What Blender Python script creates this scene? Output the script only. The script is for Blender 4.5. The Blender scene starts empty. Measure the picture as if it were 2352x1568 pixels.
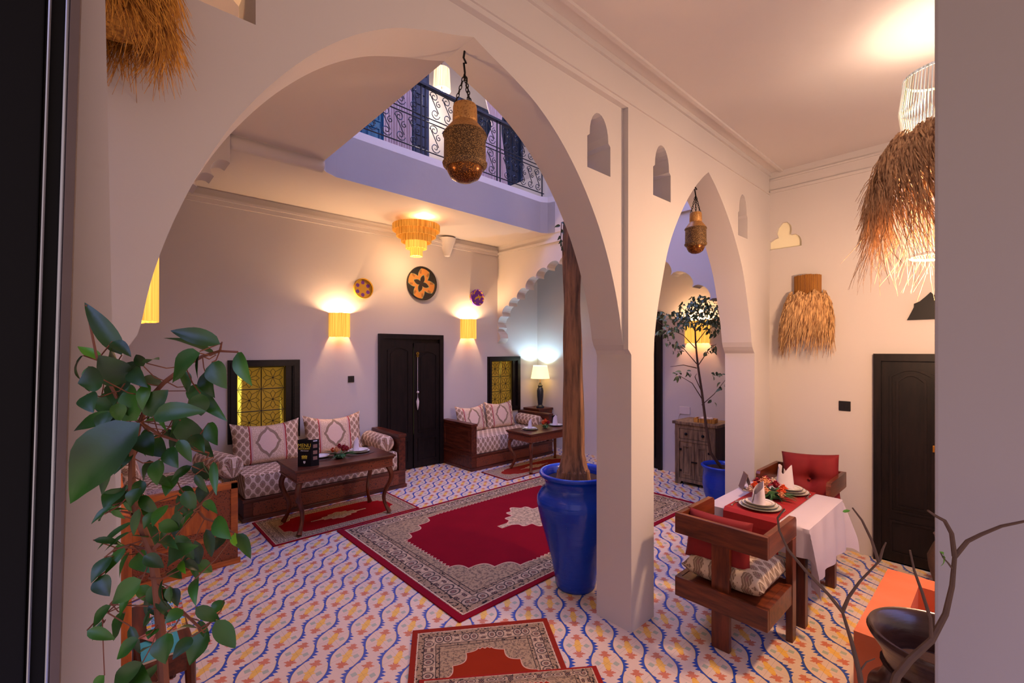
import bpy, bmesh, math, random
from math import sin, cos, pi, sqrt, radians, atan2
from mathutils import Vector, Matrix, geometry, noise
random.seed(7)
scene = bpy.context.scene
COL = scene.collection

# ---------------------------------------------------------------- camera
FPX, TH, HY, CH = 1045.0, radians(47.5), 805.0, 2.05
CF = Vector((cos(TH), sin(TH), 0)); CR = Vector((sin(TH), -cos(TH), 0)); CU = Vector((0, 0, 1))
cd = bpy.data.cameras.new('camera'); cam = bpy.data.objects.new('camera', cd); COL.objects.link(cam)
cam.location = (0, 0, CH)
cam.rotation_euler = (pi/2, 0, TH - pi/2)
cd.sensor_width = 36.0; cd.lens = FPX/2352*36.0
cd.shift_y = (HY-784.0)/2352.0
cd.clip_start = 0.05; cd.clip_end = 200
scene.camera = cam

# ---------------------------------------------------------------- look
scene.view_settings.view_transform = 'Standard'
scene.view_settings.look = 'None'
scene.view_settings.gamma = 1.0
scene.view_settings.use_curve_mapping = False
scene.view_settings.exposure = 0.60

# ---------------------------------------------------------------- world
w = bpy.data.worlds.new('sky'); scene.world = w; w.use_nodes = True
bg = w.node_tree.nodes['Background']
# dusk sky: blue overhead (it lights the open courtyard), pale mauve towards the horizon
_nt = w.node_tree; _g = _nt.nodes.new('ShaderNodeNewGeometry'); _s = _nt.nodes.new('ShaderNodeSeparateXYZ')
_r = _nt.nodes.new('ShaderNodeValToRGB'); _tc = _nt.nodes.new('ShaderNodeTexCoord')
_nt.links.new(_tc.outputs['Generated'], _s.inputs[0]); _nt.links.new(_s.outputs[2], _r.inputs[0]); _nt.links.new(_r.outputs[0], bg.inputs[0])
_r.color_ramp.elements[0].position = 0.45; _r.color_ramp.elements[0].color = (0.345, 0.250, 0.222, 1)
_r.color_ramp.elements[1].position = 0.88; _r.color_ramp.elements[1].color = (0.92, 1.06, 2.75, 1)
bg.inputs[1].default_value = 1.75

def light(name, loc, energy, color, radius=0.04, kind='POINT', spot=None, rot=None, size=None, parent=None):
    l = bpy.data.lights.new(name, kind); l.energy = energy; l.color = color
    if kind in ('POINT', 'SPOT'): l.shadow_soft_size = radius
    if kind == 'SPOT': l.spot_size = spot; l.spot_blend = 0.8
    if kind == 'AREA':
        l.shape = 'RECTANGLE'; l.size, l.size_y = size
    o = bpy.data.objects.new(name, l); COL.objects.link(o); o.location = loc
    if rot: o.rotation_euler = rot
    if parent: o.parent = parent
    return o
WARM = (1.0, 0.60, 0.30)

# ---------------------------------------------------------------- pixel helpers (a pixel and a depth give a place)
def at(x, y, d): return Vector((0, 0, CH)) + d*(CF + (x-1176)/FPX*CR + (HY-y)/FPX*CU)

# ---------------------------------------------------------------- node expressions
class E:
    nt = None
    def __init__(s, v): s.v = v
    @staticmethod
    def op(name, *a):
        n = E.nt.nodes.new('ShaderNodeMath'); n.operation = name
        for i, x in enumerate(a):
            if isinstance(x, E): x = x.v
            if isinstance(x, (int, float)): n.inputs[i].default_value = x
            else: E.nt.links.new(x, n.inputs[i])
        return E(n.outputs[0])
    def __add__(s, o): return E.op('ADD', s, o)
    __radd__ = __add__
    def __sub__(s, o): return E.op('SUBTRACT', s, o)
    def __rsub__(s, o): return E.op('SUBTRACT', o, s)
    def __mul__(s, o): return E.op('MULTIPLY', s, o)
    __rmul__ = __mul__
    def __truediv__(s, o): return E.op('DIVIDE', s, o)
    def __lt__(s, o): return E.op('LESS_THAN', s, o)
    def __gt__(s, o): return E.op('GREATER_THAN', s, o)
    def __neg__(s): return s*-1
def f_abs(a): return E.op('ABSOLUTE', a)
def f_sin(a): return E.op('SINE', a)
def f_cos(a): return E.op('COSINE', a)
def f_min(a, b): return E.op('MINIMUM', a, b)
def f_max(a, b): return E.op('MAXIMUM', a, b)
def f_fract(a): return E.op('FRACT', a)
def f_floor(a): return E.op('FLOOR', a)
def f_atan2(a, b): return E.op('ARCTAN2', a, b)
def f_len(a, b): return E.op('SQRT', a*a + b*b)
def f_tri(a, p): return f_abs(f_fract(a/p)-0.5)*2      # 1..0..1 triangle
def f_and(a, b): return a*b
def f_or(a, b): return f_max(a, b)
def f_cell(a, p): return (f_fract(a/p)-0.5)*p

class Mat:
    def __init__(s, name, rough=0.6, metal=0.0, spec=None):
        s.m = bpy.data.materials.new(name); s.m.use_nodes = True
        s.nt = s.m.node_tree; E.nt = s.nt
        s.b = s.nt.nodes['Principled BSDF']
        s.b.inputs['Roughness'].default_value = rough
        s.b.inputs['Metallic'].default_value = metal
        if spec is not None: s.b.inputs['Specular IOR Level'].default_value = spec
        s.tc = None
    def co(s, which='Object'):
        E.nt = s.nt
        if not s.tc: s.tc = s.nt.nodes.new('ShaderNodeTexCoord')
        return s.tc.outputs[which]
    def xyz(s, which='Object'):
        n = s.nt.nodes.new('ShaderNodeSeparateXYZ'); s.nt.links.new(s.co(which), n.inputs[0])
        return [E(n.outputs[i]) for i in range(3)]
    def vec(s, x, y, z=0.0):
        n = s.nt.nodes.new('ShaderNodeCombineXYZ')
        for i, v in enumerate((x, y, z)):
            if isinstance(v, E): s.nt.links.new(v.v, n.inputs[i])
            else: n.inputs[i].default_value = v
        return n.outputs[0]
    def noise(s, scale, detail=3, vec=None, which='Object', rough=0.5):
        n = s.nt.nodes.new('ShaderNodeTexNoise'); n.inputs['Scale'].default_value = scale
        n.inputs['Detail'].default_value = detail; n.inputs['Roughness'].default_value = rough
        s.nt.links.new(vec if vec is not None else s.co(which), n.inputs['Vector'])
        return E(n.outputs['Fac'])
    def voro(s, scale, vec=None, out='Distance', feature='F1'):
        n = s.nt.nodes.new('ShaderNodeTexVoronoi'); n.feature = feature; n.inputs['Scale'].default_value = scale
        s.nt.links.new(vec if vec is not None else s.co(), n.inputs['Vector'])
        return E(n.outputs[out])
    def mix(s, fac, a, b):
        n = s.nt.nodes.new('ShaderNodeMix'); n.data_type = 'RGBA'
        if isinstance(fac, E): s.nt.links.new(fac.v, n.inputs[0])
        else: n.inputs[0].default_value = fac
        for i, c in ((6, a), (7, b)):
            if isinstance(c, (tuple, list)): n.inputs[i].default_value = (*c[:3], 1)
            else: s.nt.links.new(c, n.inputs[i])
        return n.outputs[2]
    def color(s, c):
        if isinstance(c, (tuple, list)): s.b.inputs['Base Color'].default_value = (*c[:3], 1)
        else: s.nt.links.new(c, s.b.inputs['Base Color'])
        return s
    def bump(s, h, strength=0.3, dist=0.01):
        n = s.nt.nodes.new('ShaderNodeBump'); n.inputs['Strength'].default_value = strength
        n.inputs['Distance'].default_value = dist
        s.nt.links.new(h.v, n.inputs['Height']); s.nt.links.new(n.outputs[0], s.b.inputs['Normal'])
        return s
    def emit(s, c, strength):
        if isinstance(c, (tuple, list)): s.b.inputs['Emission Color'].default_value = (*c[:3], 1)
        else: s.nt.links.new(c, s.b.inputs['Emission Color'])
        if isinstance(strength, E): s.nt.links.new(strength.v, s.b.inputs['Emission Strength'])
        else: s.b.inputs['Emission Strength'].default_value = strength
        return s

def sq(h):  # hex sRGB -> linear
    h = h.lstrip('#'); r = [int(h[i:i+2], 16)/255 for i in (0, 2, 4)]
    return tuple(c/12.92 if c <= 0.04045 else ((c+0.055)/1.055)**2.4 for c in r)

def simple(name, c, rough=0.6, metal=0.0, var=0.0, nscale=20, bump=0.0, c2=None, spec=None):
    m = Mat(name, rough, metal, spec)
    if var or c2:
        n = m.noise(nscale)
        m.color(m.mix((n-0.3)*2.0 if c2 else n, c, c2 if c2 else tuple(x*(1-var) for x in c)))
    else: m.color(c)
    if bump: m.bump(m.noise(nscale*2), bump, 0.005)
    return m.m

# ---- plaster
def plaster(name, c):
    m = Mat(name, 0.75, spec=0.25)
    n = m.noise(1.3, 4, which='Object'); n2 = m.noise(14, 3)
    m.color(m.mix(n*0.6, c, tuple(x*0.90 for x in c)))
    m.bump(n*1.0+n2*0.25+m.noise(60, 2)*0.06, 0.35, 0.012)
    return m.m
M = {}
M['plaster'] = plaster('white limewash plaster', (0.57, 0.525, 0.495))
M['plaster_pale'] = plaster('pale cream plaster', (0.86, 0.80, 0.56))  # niche backing: its lit interior is put into the pale colour
M['ceiling'] = plaster('ceiling plaster', (0.60, 0.54, 0.50))
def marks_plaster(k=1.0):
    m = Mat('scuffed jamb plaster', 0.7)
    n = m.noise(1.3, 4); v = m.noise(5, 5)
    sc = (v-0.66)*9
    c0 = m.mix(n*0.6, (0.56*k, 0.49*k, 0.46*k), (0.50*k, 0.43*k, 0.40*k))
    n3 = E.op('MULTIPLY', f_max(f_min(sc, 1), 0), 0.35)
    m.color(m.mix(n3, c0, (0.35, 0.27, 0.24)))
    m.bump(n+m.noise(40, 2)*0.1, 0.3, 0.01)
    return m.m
M['jamb'] = marks_plaster(); M['jamb_dark'] = marks_plaster(0.68)  # right jamb: same plaster with its dim light put into the colour

# ---- cement tiles
def floor_mat():
    m = Mat('patterned cement tiles', 0.38, spec=0.4)
    x, y, z = m.xyz()
    a = 0.245
    u = f_cell(x-0.025+a/2, a); v = f_cell(y-0.063+a/2, a)
    s = (u+v)*0.7071; t = (u-v)*0.7071
    at_ = f_abs(t); as_ = f_abs(s); P = a*1.41421
    arc = 0.0866 + 0.0215*f_cos(s*(2*pi/P))
    d = at_-arc                              # >0 outside of the arc
    env = f_max(f_cos(s*(2*pi/P))*0.6+0.4, 0.08)
    teeth = f_tri(s, 0.0315)
    wb = (d > -0.0065) * (d < (0.0065+env*0.030*teeth))
    ring = (d < -0.0055)*(d > -0.0105)*(env > 0.3)
    ybody = (f_len(s/0.066, t/0.023) < 1) 
    ang = f_atan2(s, t)
    rr = f_len(s, t)
    star = rr < (0.025+0.013*f_cos(ang*6.0))
    sd = as_-0.084
    a2 = f_atan2(sd, at_); r2 = f_len(sd, at_)
    red = r2 < (0.0305+0.0095*f_cos(a2*5.0+0.3)+0.0045*f_cos(a2*13.0))
    neck = (as_ > 0.035)*(as_ < 0.12)*(at_ < 0.007)
    redtip = (as_ > 0.10)*(as_ < 0.128)*(at_ < (0.130-as_)*0.35)
    gd = at_-0.060
    green = (f_abs(gd)/0.024+as_/0.025) < 1
    n = m.noise(1.1, 3); n2 = m.noise(18, 3)
    base = m.mix(n, sq('#e4ccb0'), sq('#d2ba9e'))
    base = m.mix(n2*0.35, base, sq('#c4a898'))
    wear = m.noise(9, 4)*0.28
    def lay(c, mask, col, w_=0.0): 
        return m.mix(mask*(1.0-wear-w_), c, sq(col))
    c = lay(base, green, '#9aa890')
    c = lay(c, ring, '#e0c060', 0.05)
    c = lay(c, f_or(red, redtip), '#c4623c')
    c = lay(c, f_or(ybody, star), '#e8b440')
    c = lay(c, wb, '#2c4c9c', -0.15)
    # joints
    j = f_min(f_abs(f_abs(f_cell(x-0.025, a))-a/2), f_abs(f_abs(f_cell(y-0.063, a))-a/2)) < 0.0012
    c = m.mix(j*0.35, c, sq('#6b5850'))
    m.color(c)
    m.b.inputs['Roughness'].default_value = 0.42
    m.bump(n2*0.3+m.noise(3, 2), 0.08, 0.004)
    return m.m
M['floor'] = floor_mat()

# ---- woods
def wood(name, c1, c2, axis='x', rough=0.35, scale=6, bump=0.15):
    m = Mat(name, rough)
    x, y, z = m.xyz()
    v = {'x': m.vec(x*0.12, y, z), 'y': m.vec(x, y*0.12, z), 'z': m.vec(x, y, z*0.12)}[axis]
    n = m.noise(scale*4, 6, vec=v, rough=0.6)
    g = f_max(f_min((n-0.35)*3.0, 1), 0)
    m.color(m.mix(g, c1, c2)); m.bump(n, bump, 0.004)
    return m.m
for ax in 'xyz':
    M['wood_'+ax] = wood('carved walnut '+ax, sq('#32130a'), sq('#6a301a'), ax, 0.35)
    M['oak_'+ax] = wood('reddish brown wood '+ax, sq('#3e170a'), sq('#74361a'), ax, 0.3)
    M['orange_'+ax] = wood('orange brown wood '+ax, sq('#7c380e'), sq('#bc6422'), ax, 0.4)
    M['black_'+ax] = wood('black painted wood '+ax, sq('#0b0708'), sq('#1c1210'), ax, 0.42, bump=0.1); M['black_'+ax].node_tree.nodes['Principled BSDF'].inputs['Specular IOR Level'].default_value = 0.25
M['aged'] = wood('aged grey brown wood', sq('#4c3826'), sq('#987a58'), 'z', 0.6)
M['aged_dark'] = wood('aged dark wood', sq('#221710'), sq('#4a3828'), 'z', 0.6)
def carved(name, c1, c2, scale=45):
    m = Mat(name, 0.4)
    v = m.voro(scale); n = m.noise(scale*0.7, 3)
    g = f_max(f_min((v+n*0.5-0.35)*3.5, 1), 0)
    m.color(m.mix(g, c1, c2)); m.bump(g, 0.6, 0.006)
    return m.m
M['carved'] = carved('carved dark wood', sq('#2a0f07'), sq('#743820'))
M['carved_orange'] = carved('carved orange wood', sq('#2a1008'), sq('#7a3a18'), 60)

# ---- upholstery
def lattice(m, p, q, W=0.105, H=0.13, light='#dcc2a8', dark='#8c6e54'):
    """staggered ogee lattice, returns colour socket"""
    u = f_cell(p, W); v = f_cell(q, H)
    u2 = f_cell(p+W/2, W); v2 = f_cell(q+H/2, H)
    def leaf(u, v):
        k = f_abs(u)/(W*0.36) + f_abs(v)/(H*0.40)
        k2 = f_len(u/(W*0.33), v/(H*0.36))
        return f_min(k, k2*1.05)
    k = f_min(leaf(u, v), leaf(u2, v2))
    body = k < 0.92
    inner = (k < 0.30)
    vein = (f_tri(v+f_abs(u)*0.9, 0.018) < 0.35)*0.45
    n = m.noise(60, 2)
    lc = m.mix(n*0.5, sq(light), tuple(x*0.75 for x in sq(light)))
    dc = m.mix(vein, sq(dark), sq(light))
    c = m.mix(body, lc, dc)
    return m.mix(inner*0.5, c, sq('#8a5a50'))
def uph(name, mode, W=0.105, H=0.135, light='#dcc2a8', dark='#8c6e54'):
    m = Mat(name, 0.7, spec=0.3)
    x, y, z = m.xyz()
    p, q = {'seat': (x, z-y), 'seat2': (y, z-x), 'pad': (x, y), 'bolster': (f_atan2(z, x)*0.13, y)}[mode]
    m.color(lattice(m, p, q, W, H, light, dark)); m.bump(m.noise(300, 1), 0.1, 0.001)
    return m.m
M['uph_seat'] = uph('ogee brocade upholstery seat', 'seat')
M['uph_pad'] = uph('ogee brocade chair pad', 'pad', 0.095, 0.11, '#c4b094', '#7d6650')
M['uph_bolster'] = uph('ogee brocade bolster', 'bolster', 0.08, 0.11)
def navy_pattern():
    m = Mat('white fabric with dark scrolls', 0.7)
    v = m.voro(38); g = f_max(f_min((f_abs(v-0.42)-0.06)*-30+0.6, 1), 0)
    g2 = f_max(f_min((m.noise(40, 3)-0.52)*12, 1), 0)
    c = m.mix(g2, sq('#b09088'), sq('#3a2a30')); m.color(m.mix(g, c, sq('#c8b0a4')))
    return m.m
M['scroll'] = navy_pattern()
def cushion_mat():
    m = Mat('brocade cushion cover', 0.65, spec=0.3)
    x, y, z = m.xyz()
    side = lattice(m, x, z, 0.085, 0.115)
    ax = f_abs(x)
    n = m.noise(90, 2); vv = m.voro(90)
    damask = m.mix(f_max(f_min((vv-0.35)*5, 1), 0), sq('#b89c80'), sq('#d8bea4'))
    med = f_abs(x)/0.125+f_abs(z)/0.165
    medc = f_len(x/0.112, z/0.14)
    k = f_min(med, medc*1.08)
    centre = m.mix(k < 1.30, damask, sq('#8f7860'))
    centre = m.mix(k < 1.0, centre, m.mix(n*0.4, sq('#dcc0ac'), sq('#c4a694')))
    band = (ax > 0.215)*(ax < 0.235)
    c = m.mix(ax > 0.222, centre, side)
    c = m.mix((ax > 0.190)*(ax < 0.214), c, sq('#bf9c90'))
    c = m.mix((ax > 0.212)*(ax < 0.226), c, sq('#961418'))
    m.color(c); m.bump(m.noise(250, 1), 0.1, 0.001)
    return m.m
M['cushion'] = cushion_mat()

# ---- rugs
def rug_mat(name, hx, hy, red, fieldc, bx, by, fx, fy, cx0, cy0, mx, my, seed, o=1.0, beige='#a88a66'):
    """local coords centred on the rug; hx,hy half sizes; bx,by border widths; fx,fy field half sizes; corners cut from cx0,cy0; medallion mx,my"""
    m = Mat(name, 0.95, spec=0.1)
    x, y, z = m.xyz()
    ax, ay = f_abs(x), f_abs(y)
    dx_, dy_ = (hx-ax)/bx, (hy-ay)/by                    # 0 at the edge, 1 at the field
    d = f_min(dx_, dy_)
    nz = m.noise(70/o, 2, vec=m.vec(x+seed, y, 0.0)); nz2 = m.noise(24/o, 1, vec=m.vec(x, y+seed, 0.0))
    st = 0.011*o
    qx = f_floor(x/st)*st; qy = f_floor(y/st)*st         # woven steps
    nq = m.noise(34/o, 2, vec=m.vec(qx+seed, qy, 0.0))
    bc = m.mix(nz*0.8, sq(beige), tuple(c*0.66 for c in sq(beige)))
    dark = f_max(f_min((nq-0.53)*14, 1), 0)
    blk = m.mix(dark, bc, sq('#282220'))
    P = 0.30*o
    alongx = (dy_ < dx_)
    run = alongx*x + (1-alongx)*y
    tpos = f_cell(run, P)
    bw = alongx*by + (1-alongx)*bx
    cpos = (d-0.50)*bw
    twin = f_len((f_abs(tpos)-P*0.155)/(P*0.17), cpos/(bw*0.155))
    ringm = (twin < 1.0); ringe = (twin > 0.80)*ringm
    dots = twin < 0.28
    sm = f_len((f_abs(tpos)-P*0.46)/(0.018*o), (f_abs(cpos)-bw*0.09)/(0.016*o))
    vine = m.voro(30/o, vec=m.vec(x, y, seed))
    wide = m.mix((vine > 0.50)*0.5, sq('#bfa27c'), sq('#80694f'))
    wide = m.mix(ringm, wide, m.mix(nz, sq('#9c8266'), sq('#c0a480')))
    wide = m.mix(f_or(ringe, f_or((sm < 1)*(sm > 0.45), (twin < 0.45)*(twin > 0.30))), wide, sq('#4a3e36'))
    wide = m.mix(f_or(dots, sm < 0.45), wide, sq('#86604c'))
    sp_n = m.voro(26/o, vec=m.vec(qx, qy, seed+2))
    spand = m.mix(f_max(f_min((nq-0.50)*10, 1), 0)*0.7, sq('#a68a64'), sq('#54463a'))
    spand = m.mix((sp_n > 0.34)*(sp_n < 0.42)*0.7, spand, sq('#6c5444'))
    c = m.mix(d > 0.36, blk, wide)
    c = m.mix(d > 0.70, c, blk)
    c = m.mix(d > 0.80, c, spand)
    for e, w_ in ((0.17, 0.022), (0.355, 0.02), (0.69, 0.02), (0.79, 0.02)):
        c = m.mix((d > e)*(d < e+w_), c, sq('#3c302a' if e > 0.2 else '#d8b894'))
    tooth = 0.030*o*f_tri(y, 0.055*o); tooth2 = 0.024*o*f_tri(x, 0.055*o)
    cut = (ax-cx0)/(fx-cx0)+(ay-cy0)/(fy-cy0)
    sc = f_abs(f_sin((ax-ay*1.2)*(8.5/o)))*0.20
    inside = ((ax+tooth) < fx)*((ay+tooth2) < fy)*((cut+sc) < 1.12)
    outl = ((ax+tooth) < (fx+0.012*o))*((ay+tooth2) < (fy+0.012*o))*((cut+sc) < 1.16)
    fld = m.mix(m.noise(3, 3)*0.7, sq(fieldc), tuple(c_*0.6 for c_ in sq(fieldc)))
    c = m.mix(outl, c, sq('#c8a07c')); c = m.mix(inside, c, fld)
    if mx:
        an = f_atan2(y/my, x/mx); rr = f_len(x/mx, y/my)
        rad = 0.78+0.07*f_cos(an*12.0)+0.10*f_cos(an*4.0)
        tip = (ax < mx*1.22)*(ay < my*0.10)
        mm = f_or(rr < rad, tip)
        c = m.mix(mm, c, m.mix(dark*0.45+(sp_n > 0.45)*0.3, sq('#c8aa80'), sq('#5c4c3c')))
        c = m.mix((rr < rad)*(rr > (rad-0.05)), c, sq('#d0a080'))
    c = m.mix(d < 0.155, c, m.mix(nz*0.5, sq(red), tuple(c_*0.75 for c_ in sq(red))))
    m.color(c); m.bump(m.noise(400, 1), 0.3, 0.002)
    return m.m

# ---- plain things
M['red_cloth'] = simple('red cloth', sq('#9c0c0a'), 0.75, var=0.3, nscale=9)
M['red_velvet'] = simple('dark red cushion cloth', sq('#800608'), 0.8, var=0.3, nscale=12)
M['white_cloth'] = simple('white table linen', sq('#bcb0b4'), 0.8, var=0.08, nscale=5)
M['napkin'] = simple('white napkin linen', sq('#c8bcbe'), 0.8, var=0.05)
M['china'] = simple('white glazed china', sq('#d4ccc4'), 0.15)
M['china_rim'] = simple('dark gilt plate rim', sq('#6c6a50'), 0.3)
M['silver'] = simple('polished cutlery steel', (0.75, 0.72, 0.70), 0.2, 1.0)
M['blue_glaze'] = None
def blue_glaze():
    m = Mat('cobalt blue glazed clay', 0.2)
    n = m.noise(6, 4); sp = m.noise(120, 1)
    x, y, z = m.xyz(); ring = m.noise(14, 2, vec=m.vec(x*0.2, y*0.2, z*2.5))
    c = m.mix(n, sq('#0240b8'), sq('#08309a')); c = m.mix((sp > 0.75)*0.6, c, sq('#5a80c8'))
    m.color(c); m.bump(ring*1.0+n*0.6, 0.4, 0.01); return m.m
M['blue_glaze'] = blue_glaze()
M['soil'] = simple('dry potting soil', sq('#3a1c10'), 0.95, var=0.5, nscale=60, bump=0.8)
def bark():
    m = Mat('weathered dry trunk', 0.8)
    x, y, z = m.xyz(); v = m.vec(x, y, z*0.10)
    n = m.noise(22, 6, vec=v, rough=0.65); n2 = m.noise(4, 3)
    g = f_max(f_min((n-0.36)*4, 1), 0)
    c = m.mix(g, sq('#4a2e20'), sq('#a87450')); c = m.mix(n2*0.5, c, sq('#7a6448'))
    m.color(c); m.bump(n, 0.9, 0.02); return m.m
M['bark'] = bark()
M['twig'] = simple('brown twig bark', sq('#5c3f2a'), 0.7, var=0.4, nscale=40, bump=0.4)
M['twig_red'] = simple('reddish brown stem', sq('#7a452c'), 0.7, var=0.35, nscale=30, bump=0.3)
def leafmat(name, c1, c2, rough=0.42):
    m = Mat(name, rough)
    n = m.noise(9, 2); m.color(m.mix(f_max(f_min((n-0.35)*3, 1), 0), sq(c1), sq(c2)))
    m.bump(m.noise(80, 2), 0.15, 0.002)
    m.b.inputs['Subsurface Weight'].default_value = 0.0
    return m.m
M['leaf'] = leafmat('dark green glossy leaf', '#0f2a08', '#28540f')
M['leaf_tree'] = leafmat('dull green tree leaf', '#38482a', '#66764a', 0.45)
M['leaf_new'] = leafmat('fresh light green leaf', '#3f7a12', '#62a01e')
M['brass'] = None
def pierced(name, c1, c2, scale, metal=0.8, rough=0.35):
    m = Mat(name, rough, metal)
    v = m.voro(scale); g = f_max(f_min((v-0.28)*6, 1), 0)
    m.color(m.mix(g, c1, c2)); m.bump(g, 0.5, 0.004); return m.m
M['brass'] = pierced('aged hammered brass', sq('#a06c36'), sq('#b8884c'), 90, 0.45, 0.45)
M['brass_pierced'] = pierced('pierced brass filigree', sq('#b08a50'), sq('#4c3418'), 190, 0.35, 0.5)
M['brass_dome'] = pierced('brass dome with holes', sq('#b06c24'), sq('#5c3410'), 130, 0.7, 0.25)
M['iron'] = simple('dark navy painted iron', sq('#141a28'), 0.4, 0.3)
M['iron_black'] = simple('black iron wire', sq('#120c0a'), 0.5, 0.5)
M['black_plastic'] = simple('black plastic switch', sq('#140e10'), 0.3)
def straw(name, c1, c2, emit=0.0, ec=(1, .6, .15), freq=90):
    m = Mat(name, 0.6)
    x, y, z = m.xyz(); a = f_atan2(y, x)
    n = m.noise(1.0, 3, vec=m.vec(a*freq/6.0, z*1.2, 0.0))
    g = f_max(f_min((n-0.3)*2.6, 1), 0)
    c = m.mix(g, sq(c1), sq(c2)); m.color(c)
    m.bump(n, 0.5, 0.004)
    if emit: 
        m.emit(m.mix(g, tuple(k*0.5 for k in ec), (min(ec[0]*1.0, 1), min(ec[1]*1.3, 1), ec[2]*2.2)), emit)
    return m.m
M['reed_lit'] = straw('lit yellow reed sticks', '#b06a10', '#e0a83c', 0.85, (1, .40, .04))
M['reed_lit_soft'] = straw('lit pale reed sticks', '#c08a40', '#e8c890', 0.9, (1, .62, .30))
M['reed_amber'] = straw('softly lit amber reed sticks', '#a8640c', '#d8922c', 0.30, (1, .36, .03))
M['reed_dim'] = straw('brown reed sticks', '#6a3c0e', '#a8701c', 0.0)
M['reed_pale'] = straw('pale greenish reed sticks', '#6a5c30', '#c4b888', 0.25, (.8, .8, .6))
M['bulb_warm'] = None
def emis(name, c, s):
    m = Mat(name, 0.5); m.color((0.8, 0.8, 0.8)); m.emit(c, s); return m.m
M['bulb_warm'] = emis('lit warm bulb', (1, .72, .38), 14)
M['bulb_cool'] = emis('lit cool white bulb', (.75, .88, 1), 25)
def blades(name, c1, c2):
    m = Mat(name, 0.7); x, y, z = m.xyz()
    n = m.noise(1.0, 2, vec=m.vec(x*70, y*70, z*5)); m.color(m.mix(f_max(f_min((n-0.32)*3.2, 1), 0), sq(c1), sq(c2))); return m.m
M['straw'] = blades('dry palm straw', '#7a4c28', '#e4bc84')
M['straw_gold'] = blades('golden palm straw', '#7c4608', '#dc9c38')
M['straw_brown'] = blades('brown palm straw', '#6a4428', '#d0ac84')
M['orange_clay'] = simple('orange painted masonry', sq('#cc7048'), 0.6, c2=sq('#c05c2c'), nscale=4, bump=0.15)
M['urn'] = None
def urn():
    m = Mat('dark brown glazed stoneware', 0.22)
    x, y, z = m.xyz(); n = m.noise(10, 4, vec=m.vec(x*.5, y*.5, z*3)); 
    m.color(m.mix(n, sq('#140a08'), sq('#4a3028'))); m.bump(n, 0.3, 0.006); return m.m
M['urn'] = urn()
M['terracotta'] = simple('rough brown terracotta', sq('#5a4034'), 0.8, var=0.4, nscale=30, bump=0.4)
M['curtain'] = simple('greyish pink curtain cloth', sq('#d8c4c8'), 0.85, var=0.15, nscale=3)
M['navy_door'] = wood('navy blue painted wood', sq('#121c34'), sq('#283c60'), 'z', 0.4)
M['blue_door'] = wood('blue painted wood', sq('#0e4a80'), sq('#2474b0'), 'z', 0.4)
M['menu_black'] = simple('black printed card', sq('#0c0a10'), 0.5, spec=0.2)
M['yellow_print'] = simple('yellow print', sq('#d8c83c'), 0.5)
M['white_print'] = simple('white print', sq('#dcdce0'), 0.5)
M['pink_print'] = simple('brown food print', sq('#8c6a5c'), 0.5)
M['white'] = simple('white plastic', sq('#cfc4c0'), 0.5)
M['green_stem'] = leafmat('dark fern green', '#1c4420', '#3c6a38', 0.5)
M['rose_red'] = simple('deep red rose petals', sq('#9c1024'), 0.6, var=0.3, nscale=50)
M['rose_orange'] = simple('orange rose petals', sq('#e0561c'), 0.6, var=0.3, nscale=50)
M['rose_peach'] = simple('peach rose petals', sq('#e0a070'), 0.6, var=0.25, nscale=50)
M['rose_white'] = simple('pale pink rose petals', sq('#dcc0a8'), 0.6, var=0.2, nscale=50)
M['lamp_shade'] = emis('lit cream lamp shade', (1, .80, .40), 0.9)
M['lamp_shade'].node_tree.nodes['Principled BSDF'].inputs['Base Color'].default_value = (0.8, 0.65, 0.35, 1)
M['grey_glaze'] = simple('dark blue grey ceramic', sq('#242c34'), 0.25, var=0.4)
M['curtain_lit'] = None
def curtain_lit():
    m = Mat('yellow curtain lit from behind', 0.8)
    x, y, z = m.xyz(); m.color(sq('#9c7420'))
    n = m.noise(3.2, 1, vec=m.vec(x*2.6, z*0.15, 0.0))
    g = f_max(f_min((n-0.58)*11, 1), 0)
    m.emit(m.mix(g, (.50, .28, .03), (1.0, .80, .10)), 0.16+g*0.75); return m.m
M['curtain_lit'] = curtain_lit()
M['paper_blue'] = simple('turquoise printed paper', sq('#3c9ca8'), 0.4, var=0.1)
def patchwork():
    m = Mat('colourful patchwork print', 0.4)
    x, y, z = m.xyz()
    qx = f_floor(x/0.022); qy = f_floor(y/0.03)
    n = m.noise(1.7, 0, vec=m.vec(qx*1.37, qy*2.11, 0.0)); n2 = m.noise(2.3, 0, vec=m.vec(qx*3.1, qy*1.7, 5.0))
    fine = m.noise(160, 1)
    c = m.mix(n > 0.47, sq('#c8bcc4'), sq('#cfa02c')); c = m.mix(n2 > 0.56, c, sq('#5aa0cc'))
    c = m.mix((n < 0.40), c, sq('#a8402c'))
    c = m.mix((fine > 0.53)*(n > 0.40)*(n < 0.50), c, sq('#3c2c3c'))
    grid = f_or(f_tri(x, 0.022) > 0.93, f_tri(y, 0.03) > 0.95)
    m.color(m.mix(grid, c, sq('#c8c0c8'))); return m.m
M['patchwork'] = patchwork()
def zebra():
    m = Mat('zebra striped paper', 0.4)
    x, y, z = m.xyz(); n = m.noise(6, 2)
    m.color(m.mix(f_sin((x+y+z)*130+n*14) > 0, sq('#160e10'), sq('#a89084'))); return m.m
M['zebra'] = zebra()
M['chrome'] = simple('chrome edge strip', (0.35, 0.38, 0.45), 0.2, 1.0)
M['gloss_black'] = simple('glossy black door paint', (0.002, 0.002, 0.003), 0.55, var=0.3, nscale=3, spec=0.15)
M['dust_frame'] = simple('brown grey painted frame', sq('#5c4c48'), 0.6, var=0.3, nscale=12)

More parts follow.
